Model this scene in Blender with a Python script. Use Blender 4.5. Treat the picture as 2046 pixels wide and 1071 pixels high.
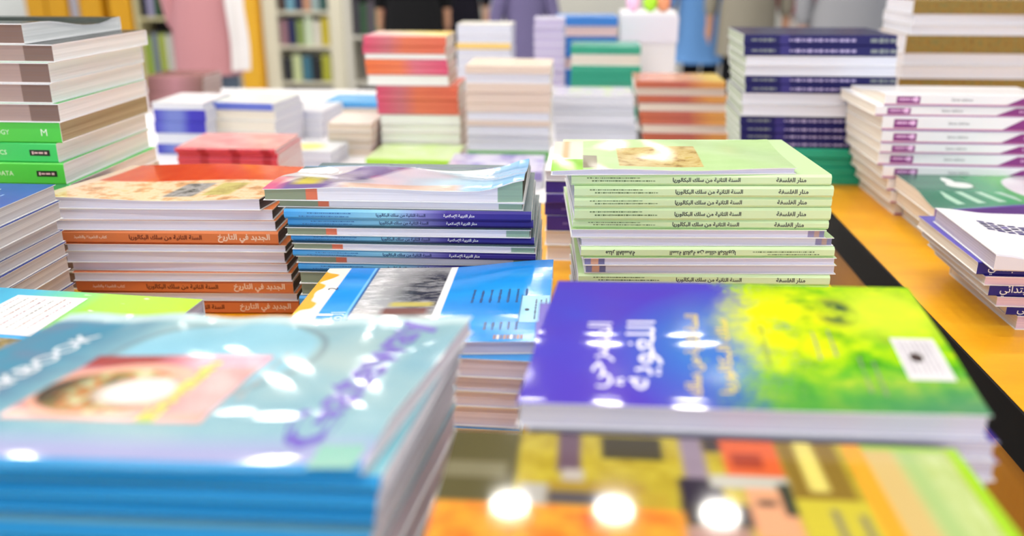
import bpy, math, random, unicodedata
import numpy as np
from mathutils import Vector, Matrix
random.seed(7)
scene = bpy.context.scene
for o in list(bpy.data.objects):
    bpy.data.objects.remove(o)
COL = scene.collection

# ------------------------------------------------------------------ camera, world, exposure
PITCH, YAW, EYE = math.radians(19.19), math.radians(4.58), 0.42      # eye 0.42 m above the table tops
cam_data = bpy.data.cameras.new('camera')
cam = bpy.data.objects.new('camera', cam_data)
COL.objects.link(cam)
fwd = Vector((-math.sin(YAW)*math.cos(PITCH), math.cos(YAW)*math.cos(PITCH), -math.sin(PITCH)))
cam.location = (0, 0, EYE)
cam.rotation_euler = fwd.to_track_quat('-Z', 'Y').to_euler()
cam_data.sensor_width = 36.0
cam_data.lens = 1780/2046*36.0
cam_data.clip_start = 0.02
cam_data.dof.use_dof = True
cam_data.dof.focus_distance = 0.97
cam_data.dof.aperture_fstop = 2.6
cam_data.dof.aperture_blades = 9
scene.camera = cam

world = bpy.data.worlds.new('hall_light')
scene.world = world
world.use_nodes = True
world.node_tree.nodes['Background'].inputs[0].default_value = (0.89, 0.93, 1.0, 1)
world.node_tree.nodes['Background'].inputs[1].default_value = 1.25
LAMP_POWER = 38.0
scene.view_settings.view_transform = 'Standard'
scene.view_settings.look = 'None'
scene.view_settings.gamma = 1
scene.view_settings.use_curve_mapping = False
scene.view_settings.exposure = 0.78
scene.cycles.use_denoising = True
scene.cycles.max_bounces = 6
scene.cycles.sample_clamp_indirect = 8.0

# ------------------------------------------------------------------ materials
def lin(c):
    f = lambda v: v/12.92 if v <= .04045 else ((v+.055)/1.055)**2.4
    return tuple(f(v/255.0) for v in c[:3]) + (1.0,)

class Net:
    """A small writer for procedural colour networks on a surface's own UV layout."""
    def __init__(s, m):
        s.m = m; s.t = m.node_tree; s.n = s.t.nodes; s.l = s.t.links
        tc = s.n.new('ShaderNodeTexCoord'); s.tc = tc
        sp = s.n.new('ShaderNodeSeparateXYZ'); s.l.new(tc.outputs['UV'], sp.inputs[0])
        s.u, s.v = sp.outputs[0], sp.outputs[1]
    def _in(s, sock, v):
        if isinstance(v, bpy.types.NodeSocket): s.l.new(v, sock)
        elif isinstance(v, (tuple, list)) and len(v) == 3 and sock.type == 'RGBA': sock.default_value = lin(v)
        else: sock.default_value = v
    def math(s, op, a, b=0.0, c=0.0, clamp=False):
        n = s.n.new('ShaderNodeMath'); n.operation = op; n.use_clamp = clamp
        s._in(n.inputs[0], a); s._in(n.inputs[1], b); s._in(n.inputs[2], c)
        return n.outputs[0]
    def step(s, x, edge, soft):                       # 0 below the edge, 1 above
        return s.math('MULTIPLY_ADD', x, 1.0/soft, -edge/soft + .5, True)
    def mul(s, a, b): return s.math('MULTIPLY', a, b)
    def rect(s, u0, u1, v0, v1, soft=.006):
        a = s.mul(s.step(s.u, u0, soft), s.math('SUBTRACT', 1, s.step(s.u, u1, soft)))
        b = s.mul(s.step(s.v, v0, soft), s.math('SUBTRACT', 1, s.step(s.v, v1, soft)))
        return s.mul(a, b)
    def ell(s, cu, cv, ru, rv, soft=.1):
        a = s.math('MULTIPLY_ADD', s.u, 1/ru, -cu/ru); b = s.math('MULTIPLY_ADD', s.v, 1/rv, -cv/rv)
        d = s.math('SQRT', s.math('ADD', s.mul(a, a), s.mul(b, b)))
        return s.math('SUBTRACT', 1, s.step(d, 1.0, soft))
    def noise(s, scale=5.0, su=1.0, sv=1.0, detail=4.0, rough=.55):
        mp = s.n.new('ShaderNodeMapping'); s.l.new(s.tc.outputs['UV'], mp.inputs[0])
        mp.inputs['Scale'].default_value = (su, sv, 1)
        n = s.n.new('ShaderNodeTexNoise'); n.inputs['Scale'].default_value = scale
        n.inputs['Detail'].default_value = detail; n.inputs['Roughness'].default_value = rough
        s.l.new(mp.outputs[0], n.inputs['Vector'])
        return n.outputs[0]
    def mix(s, f, a, b):
        n = s.n.new('ShaderNodeMix'); n.data_type = 'RGBA'
        s._in(n.inputs[0], f); s._in(n.inputs[6], a); s._in(n.inputs[7], b)
        return n.outputs[2]
    def ramp(s, f, stops):
        n = s.n.new('ShaderNodeValToRGB'); e = n.color_ramp.elements
        while len(e) < len(stops): e.new(0.5)
        for k, (p, c) in zip(e, stops): k.position = p; k.color = lin(c)
        s._in(n.inputs[0], f)
        return n.outputs[0]

MATS = {}
def plain(c, rough=.45, spec=.4, metal=0.0, emit=0.0):
    key = (tuple(c), rough, spec, metal, emit)
    if key in MATS: return MATS[key]
    m = bpy.data.materials.new('surface'); m.use_nodes = True
    b = m.node_tree.nodes['Principled BSDF']
    b.inputs['Base Color'].default_value = lin(c)
    b.inputs['Roughness'].default_value = rough
    b.inputs['Specular IOR Level'].default_value = spec
    b.inputs['Metallic'].default_value = metal
    if emit:
        b.inputs['Emission Color'].default_value = lin(c); b.inputs['Emission Strength'].default_value = emit
    MATS[key] = m
    return m
def art(name, fn, rough=.2, spec=None):
    if spec is None: spec = .25 if name.startswith('spine') else .5
    if name in MATS: return MATS[name]
    m = bpy.data.materials.new(name); m.use_nodes = True
    b = m.node_tree.nodes['Principled BSDF']
    N = Net(m)
    m.node_tree.links.new(fn(N), b.inputs['Base Color'])
    b.inputs['Roughness'].default_value = rough
    b.inputs['Specular IOR Level'].default_value = spec
    MATS[name] = m
    return m
def cover(c): return plain(c, .25, .32)                # laminated card
def ink(c): return plain(c, .3, .5)
def paper_stack(c=(232, 229, 238), c2=(206, 202, 214)):
    """Cut page edges: fine lines running along the book."""
    def f(N):
        tc = N.tc
        mp = N.n.new('ShaderNodeMapping'); N.l.new(tc.outputs['Object'], mp.inputs[0])
        mp.inputs['Scale'].default_value = (3, 3, 900)
        n = N.n.new('ShaderNodeTexNoise'); n.inputs['Scale'].default_value = 1.0; n.inputs['Detail'].default_value = 3
        N.l.new(mp.outputs[0], n.inputs['Vector'])
        return N.ramp(n.outputs[0], [(.3, c2), (.62, c)])
    return art('pages_%d_%d_%d_%d' % (c[0], c[1], c[2], c2[0]), f, .75, .15)
PAPER = paper_stack()

# ------------------------------------------------------------------ mesh helpers
class MB:
    def __init__(s): s.v = []; s.f = []; s.m = []; s.uv = []; s.mats = []
    def mat(s, m):
        if m not in s.mats: s.mats.append(m)
        return s.mats.index(m)
    def add(s, verts, faces, m, uvs=None):
        b = len(s.v); mi = s.mat(m)
        s.v += [tuple(p) for p in verts]
        for k, f in enumerate(faces):
            s.f.append([b+i for i in f]); s.m.append(mi)
            s.uv.append([uvs[i] for i in f] if uvs is not None else [(0, 0)]*len(f))
    def box(s, c, d, m, rz=0.0, taper=1.0):
        x, y, z = (k/2 for k in d); ca, sa = math.cos(rz), math.sin(rz); P = []
        for zz in (-z, z):
            k = taper if zz > 0 else 1.0
            for xx, yy in ((-x, -y), (x, -y), (x, y), (-x, y)):
                P.append((c[0]+(xx*ca-yy*sa)*k, c[1]+(xx*sa+yy*ca)*k, c[2]+zz))
        uv = [(0, 0), (1, 0), (1, 1), (0, 1)]*2
        s.add(P, [(3, 2, 1, 0), (4, 5, 6, 7), (0, 1, 5, 4), (1, 2, 6, 5), (2, 3, 7, 6), (3, 0, 4, 7)], m, uv)
    def grid(s, x0, x1, y0, y1, z, nx, ny, m):
        P, U, F = [], [], []
        for j in range(ny+1):
            for i in range(nx+1):
                a, b = i/nx, j/ny
                P.append((x0+(x1-x0)*a, y0+(y1-y0)*b, z)); U.append((a, b))
        for j in range(ny):
            for i in range(nx):
                k = j*(nx+1)+i; F.append((k, k+1, k+nx+2, k+nx+1))
        s.add(P, F, m, U)
    def lathe(s, prof, m, c=(0, 0, 0), n=20):
        P, F = [], []
        for r, z in prof:
            for i in range(n):
                a = 2*math.pi*i/n; P.append((c[0]+r*math.cos(a), c[1]+r*math.sin(a), c[2]+z))
        for k in range(len(prof)-1):
            for i in range(n):
                j = (i+1) % n; F.append((k*n+i, k*n+j, (k+1)*n+j, (k+1)*n+i))
        F.append(tuple(range(n-1, -1, -1))); F.append(tuple((len(prof)-1)*n+i for i in range(n)))
        s.add(P, F, m)
    def build(s, name, parent=None, warp=None, smooth=False):
        me = bpy.data.meshes.new(name)
        used = sorted({i for f in s.f for i in f}); at_ = {k: i for i, k in enumerate(used)}
        s.v = [s.v[k] for k in used]; s.f = [[at_[i] for i in f] for f in s.f]
        v = np.array(s.v, float)
        if warp is not None: v = warp(v)
        me.from_pydata([tuple(p) for p in v], [], s.f)
        for m in s.mats: me.materials.append(m)
        me.polygons.foreach_set('material_index', s.m)
        ul = me.uv_layers.new(name='UVMap')
        ul.data.foreach_set('uv', [c for f in s.uv for p in f for c in p])
        if smooth: me.polygons.foreach_set('use_smooth', [True]*len(me.polygons))
        me.update()
        o = bpy.data.objects.new(name, me); COL.objects.link(o)
        if parent is not None: o.parent = parent
        return o

def tag(o, label=None, cat=None, group=None, kind=None):
    if label: o['label'] = label
    if cat: o['category'] = cat
    if group: o['group'] = group
    if kind: o['kind'] = kind
    return o
def empty(name, loc, rz=0.0):
    o = bpy.data.objects.new(name, None); COL.objects.link(o)
    o.empty_display_size = .02
    o.location = loc; o.rotation_euler = (0, 0, rz)
    return o

# ------------------------------------------------------------------ lettering (Arabic letters are joined and ordered here)
FORMS = {}
for cp in list(range(0xFE80, 0xFEFD)):
    d = unicodedata.decomposition(chr(cp)).split()
    if len(d) >= 2 and d[0] in ('<isolated>', '<final>', '<initial>', '<medial>'):
        FORMS.setdefault(''.join(chr(int(x, 16)) for x in d[1:]), {})[d[0][1:-1]] = chr(cp)
def shape_arabic(t):
    out = []; i = 0; joined = False
    units = []
    while i < len(t):
        if t[i:i+2] in FORMS and t[i] == '\u0644': units.append(t[i:i+2]); i += 2
        else: units.append(t[i]); i += 1
    for k, c in enumerate(units):
        if c not in FORMS: out.append(c); joined = False; continue
        f = FORMS[c]; nxt = units[k+1] if k+1 < len(units) else ' '
        to_next = 'initial' in f and nxt in FORMS and 'final' in FORMS[nxt]
        key = ('medial' if joined else 'initial') if to_next else ('final' if joined else 'isolated')
        out.append(f.get(key, f.get('isolated', c))); joined = to_next
    return ''.join(reversed(out))
GLYPHS = {}
def glyphs(text, bold=0.0):
    """Outline of a line of text as (verts, faces), centred, width and height known."""
    key = (text, bold)
    if key in GLYPHS: return GLYPHS[key]
    t = shape_arabic(text) if any('\u0600' <= c <= '\u06ff' for c in text) else text
    cu = bpy.data.curves.new('lettering', 'FONT'); cu.body = t; cu.resolution_u = 2; cu.offset = bold
    o = bpy.data.objects.new('lettering', cu); COL.objects.link(o)
    bpy.context.view_layer.update()
    me = bpy.data.meshes.new_from_object(o.evaluated_get(bpy.context.evaluated_depsgraph_get()))
    v = np.array([p.co[:2] for p in me.vertices], float); f = [tuple(p.vertices) for p in me.polygons]
    bpy.data.objects.remove(o); bpy.data.curves.remove(cu); bpy.data.meshes.remove(me)
    lo, hi = v.min(0), v.max(0)
    v = v-(lo+hi)/2
    GLYPHS[key] = (v, f, hi[0]-lo[0], hi[1]-lo[1])
    return GLYPHS[key]
def put_text(mb, text, m, width, place, bold=0.0, height=None):
    """place maps (a, b) in metres along and across the line to a 3D point."""
    v, f, w, h = glyphs(text, bold)
    k = width/w
    kb = k if height is None else height/h
    mb.add([place(p[0]*k, p[1]*kb) for p in v], f, m)
def dashes(mb, m, a0, a1, b0, h, place, rnd, mean=.0022):
    """A line of print too small to read: short strokes of ink."""
    a = a0
    while a < a1:
        w = mean*rnd.uniform(.4, 1.5); hh = h*rnd.uniform(.5, 1.0)
        P = [place(a, b0-hh/2), place(a+w, b0-hh/2), place(a+w, b0+hh/2), place(a, b0+hh/2)]
        mb.add(P, [(0, 1, 2, 3)], m); a += w+mean*rnd.uniform(.15, .6)

# ------------------------------------------------------------------ a paperback
def cover_mesh(mb, smb, L, D, T, mf, ms, mbk, th=.0007, nx=1, ny=1, far=False, rad=.0012):
    """Back board, spine and front board as one folded sheet, spine at -y (at +y when far)."""
    r = min(rad, T*.46); s = -1.0
    outer = [(D/2, 0.0), (-D/2+r, 0.0), (-D/2, r), (-D/2, T-r), (-D/2+r, T)]
    top = [(-D/2+r+(D-r)*k/ny, T) for k in range(1, ny+1)]
    inner = [(D/2-(D-th-r)*k/ny, T-th) for k in range(0, ny+1)]
    inner += [(-D/2+th, T-r-th*.5), (-D/2+th, r+th*.5), (-D/2+th+r, th), (D/2, th)]
    prof = outer+top+inner
    n = len(prof); P, U = [], []
    sg = -1.0 if far else 1.0
    nt = len(outer)-1
    for i in range(nx+1):
        a = i/nx; x = (a-.5)*L
        for y, z in prof:
            P.append((x*1.0, y*sg, z)); U.append((a, (y*sg)/D+.5))
    WHITE = plain((238, 238, 240), .5, .3)
    groups = {}; SPINE = 'spine'
    for i in range(nx):
        for k in range(n):
            k2 = (k+1) % n
            if k in (0,): m = mbk
            elif k in (1, 2, 3): m = SPINE
            elif nt <= k < nt+ny: m = mf
            else: m = WHITE
            f = (i*n+k, (i+1)*n+k, (i+1)*n+k2, i*n+k2)
            groups.setdefault(m, []).append(f if far else f[::-1])
    for m, fs in groups.items():
        us = U
        if m is SPINE: us = [(u, p[2]/T) for (u, v), p in zip(U, P)]
        (smb if m is SPINE else mb).add(P, fs, ms if m is SPINE else m, us)
    for i, rev in ((0, True), (nx, False)):           # the two cut ends of the sheet
        mb.add([P[i*n+k] for k in range(n)], [tuple(range(n))], WHITE)
def pages_mesh(mb, L, D, T, m, m_end=None, th=.0007, nx=1, ny=1, far=False, m_fore=None, rad=.0012):
    x0, x1 = -L/2+.0016, L/2-.0016
    y0, y1 = -D/2+max(th, min(rad, T*.46)), D/2-.0022
    if far: y0, y1 = -y1, -y0
    z0, z1 = th, T-th
    m_end = m_end or m; m_fore = m_fore or m
    xs = [x0+(x1-x0)*i/nx for i in range(nx+1)]; ys = [y0+(y1-y0)*j/ny for j in range(ny+1)]
    def wall(pts, mm):
        P = [(x, y, z0) for x, y in pts]+[(x, y, z1) for x, y in pts]; k = len(pts)
        us = [((x/L)+.5, 0) for x, y in pts]+[((x/L)+.5, 1) for x, y in pts]
        mb.add(P, [(i, i+1, k+i+1, k+i) for i in range(k-1)], mm, us)
    wall([(x, y0) for x in xs], m if far is False else m_fore)
    wall([(x, y1) for x in xs[::-1]], m_fore if far is False else m)
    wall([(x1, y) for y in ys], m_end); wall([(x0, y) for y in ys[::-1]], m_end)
    for z, flip in ((z0, True), (z1, False)):
        P = [(x, y, z) for y in ys for x in xs]; F = []
        for j in range(ny):
            for i in range(nx):
                k = j*(nx+1)+i; f = (k, k+1, k+nx+2, k+nx+1); F.append(f[::-1] if flip else f)
        mb.add(P, F, m)

def make_warp(T, bend, skew):
    if bend is None and not skew: return None
    def w(v):
        v = v.copy()
        if bend is not None: v[:, 2] += bend(v[:, 0], v[:, 1])*np.clip(v[:, 2]/T, 0, 1.05)
        if skew: v[:, 0] += skew*v[:, 1]
        return v
    return w

def book(name, loc, rz, L, D, T, mf, ms, mbk, label, cat='book', group=None, page=None, page_end=None, page_fore=None,
         far=False, spine=None, top=None, bend=None, skew=0.0, n=1, th=.0007, rad=.0012, extras=()):
    """A closed paperback lying flat: an empty with a cover and a page block."""
    root = empty(name, loc, rz)
    tag(root, label, cat, group)
    warp = make_warp(T, bend, skew)
    mb = MB(); sb = MB(); cover_mesh(mb, sb, L, D, T, mf, ms, mbk, th, n, n, far, rad)
    if spine: spine(sb, L, D, T)
    if top: top(mb, L, D, T)
    mb.build('cover', root, warp); sb.build('spine', root, warp)
    for nm, fn in extras:
        eb = MB(); fn(eb, L, D, T); eb.build(nm, root, warp)
    pb = MB(); pages_mesh(pb, L, D, T, page or PAPER, page_end, th, n, n, far, page_fore, rad)
    pb.build('pages', root, warp)
    return root

def spine_text(items, flip=False):
    """items: (text, centre along the spine 0..1, width as a share of the spine, ink, height share of the spine, offset up)"""
    def f(mb, L, D, T):
        for text, u, w, m, hh, up in items:
            sg = -1 if flip else 1
            def place(a, b, u=u, up=up):
                return (sg*((u-.5)*L+a), -D/2-.00025, T/2+sg*(up*T+b))
            if text is None:
                rnd = random.Random(5); dashes(mb, m, -w*L/2, w*L/2, 0, T*hh, place, rnd, .0018)
            else:
                v, ff, gw, gh = glyphs(text, .026)
                put_text(mb, text, m, w*L, place, .026, None if hh is None else T*hh)
    return f

# ------------------------------------------------------------------ the hall
def structure(name, mb, warp=None): return tag(mb.build(name, None, warp), kind='structure')
def floor_art(N):
    return N.ramp(N.noise(60, 1, 1, 3), [(.35, (176, 172, 168)), (.65, (196, 193, 190))])
mb = MB(); mb.box((0, 5.5, -.775), (22, 20, .05), art('terrazzo', floor_art, .35)); structure('floor', mb)
mb = MB(); mb.box((0, 5.5, 3.45), (22, 20, .1), plain((72, 74, 78), .9, .1)); structure('ceiling', mb)
mb = MB(); mb.box((0, 15.55, 1.33), (22, .1, 4.16), plain((222, 220, 210), .7, .2)); structure('wall_back', mb)

LAMP = plain((255, 250, 240), .5, .2, 0, LAMP_POWER); HOUSING = plain((225, 225, 225), .4)
def ceiling_lamp(x, y):
    r = empty('ceiling_light', (x, y, 3.4))
    tag(r, 'round white lamp shining under the hall ceiling', 'ceiling light', 'round ceiling lamps')
    mb = MB(); mb.lathe([(.15, 0), (.15, -.07), (.135, -.075), (.128, -.06)], HOUSING, n=24); mb.build('housing', r, smooth=False)
    mb = MB(); mb.lathe([(.124, -.055), (.124, -.062)], LAMP, n=24); mb.build('diffuser', r)
    return r
lamp0 = None
for j, y in enumerate((-.8, .6, 2.2, 3.8, 5.07, 6.4, 7.5, 12.4, 14.0)):
    for i in range(7):
        x = -3.18+.69*i
        if lamp0 is None: lamp0 = ceiling_lamp(x, y); continue
        c = lamp0.copy(); COL.objects.link(c); c.location = (x, y, 3.4)
        for ch in lamp0.children:
            d = ch.copy(); COL.objects.link(d); d.parent = c

# ------------------------------------------------------------------ tables
def wood_art(N):
    n = N.noise(6, 1, 9, 6, .6)
    return N.ramp(n, [(.3, (226, 156, 16)), (.55, (238, 170, 24)), (.75, (242, 182, 44))])
WOOD = art('varnished_beech', wood_art, .3, .45)
PANEL = art('orange_panel', lambda N: N.ramp(N.noise(4, 1, 6), [(.3, (196, 128, 24)), (.7, (214, 146, 36))]), .4)
BLACK = plain((16, 15, 16), .5, .2)
def table(x0, x1, y0, y1, label, band, top=None):
    top = top or WOOD
    t = empty('display_table', ((x0+x1)/2, (y0+y1)/2, -.75)); tag(t, label, 'table')
    w, d = x1-x0, y1-y0
    mb = MB(); mb.grid(-w/2, w/2, -d/2, d/2, .75, 2, 2, top); mb.box((0, 0, .735), (w-.002, d-.002, .0295), top); mb.build('table_top', t)
    mb = MB()
    if band:
        mb.box((-w/2-.0015, 0, .724), (.003, d+.006, .051), BLACK); mb.box((w/2+.0015, 0, .724), (.003, d+.006, .051), BLACK)
        mb.box((0, -d/2-.0015, .724), (w, .003, .051), BLACK); mb.box((0, d/2+.0015, .724), (w, .003, .051), BLACK)
        mb.build('edge_band', t)
        mb = MB(); mb.box((-w/2+.02, 0, .39), (.02, d-.1, .66), PANEL); mb.build('side_panel', t)
        mb = MB(); mb.box((w/2-.02, 0, .39), (.02, d-.1, .66), PANEL); mb.build('side_panel', t)
    for sx in (-1, 1):
        for sy in (-1, 1):
            mb = MB(); mb.box((sx*(w/2-.08), sy*(d/2-.1), .36), (.05, .05, .72), BLACK); mb.build('leg', t)
    return t
table(-1.62, .34, -.1, 1.56, 'yellow wooden display table under the foreground book stacks', False)
table(-1.62, .40, 1.565, 2.98, 'white display table under the blurred stacks behind', False, plain((228, 226, 230), .5, .3))
table(.438, 1.7, .12, 2.98, 'yellow wooden display table with black edge on the right', True)

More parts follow.
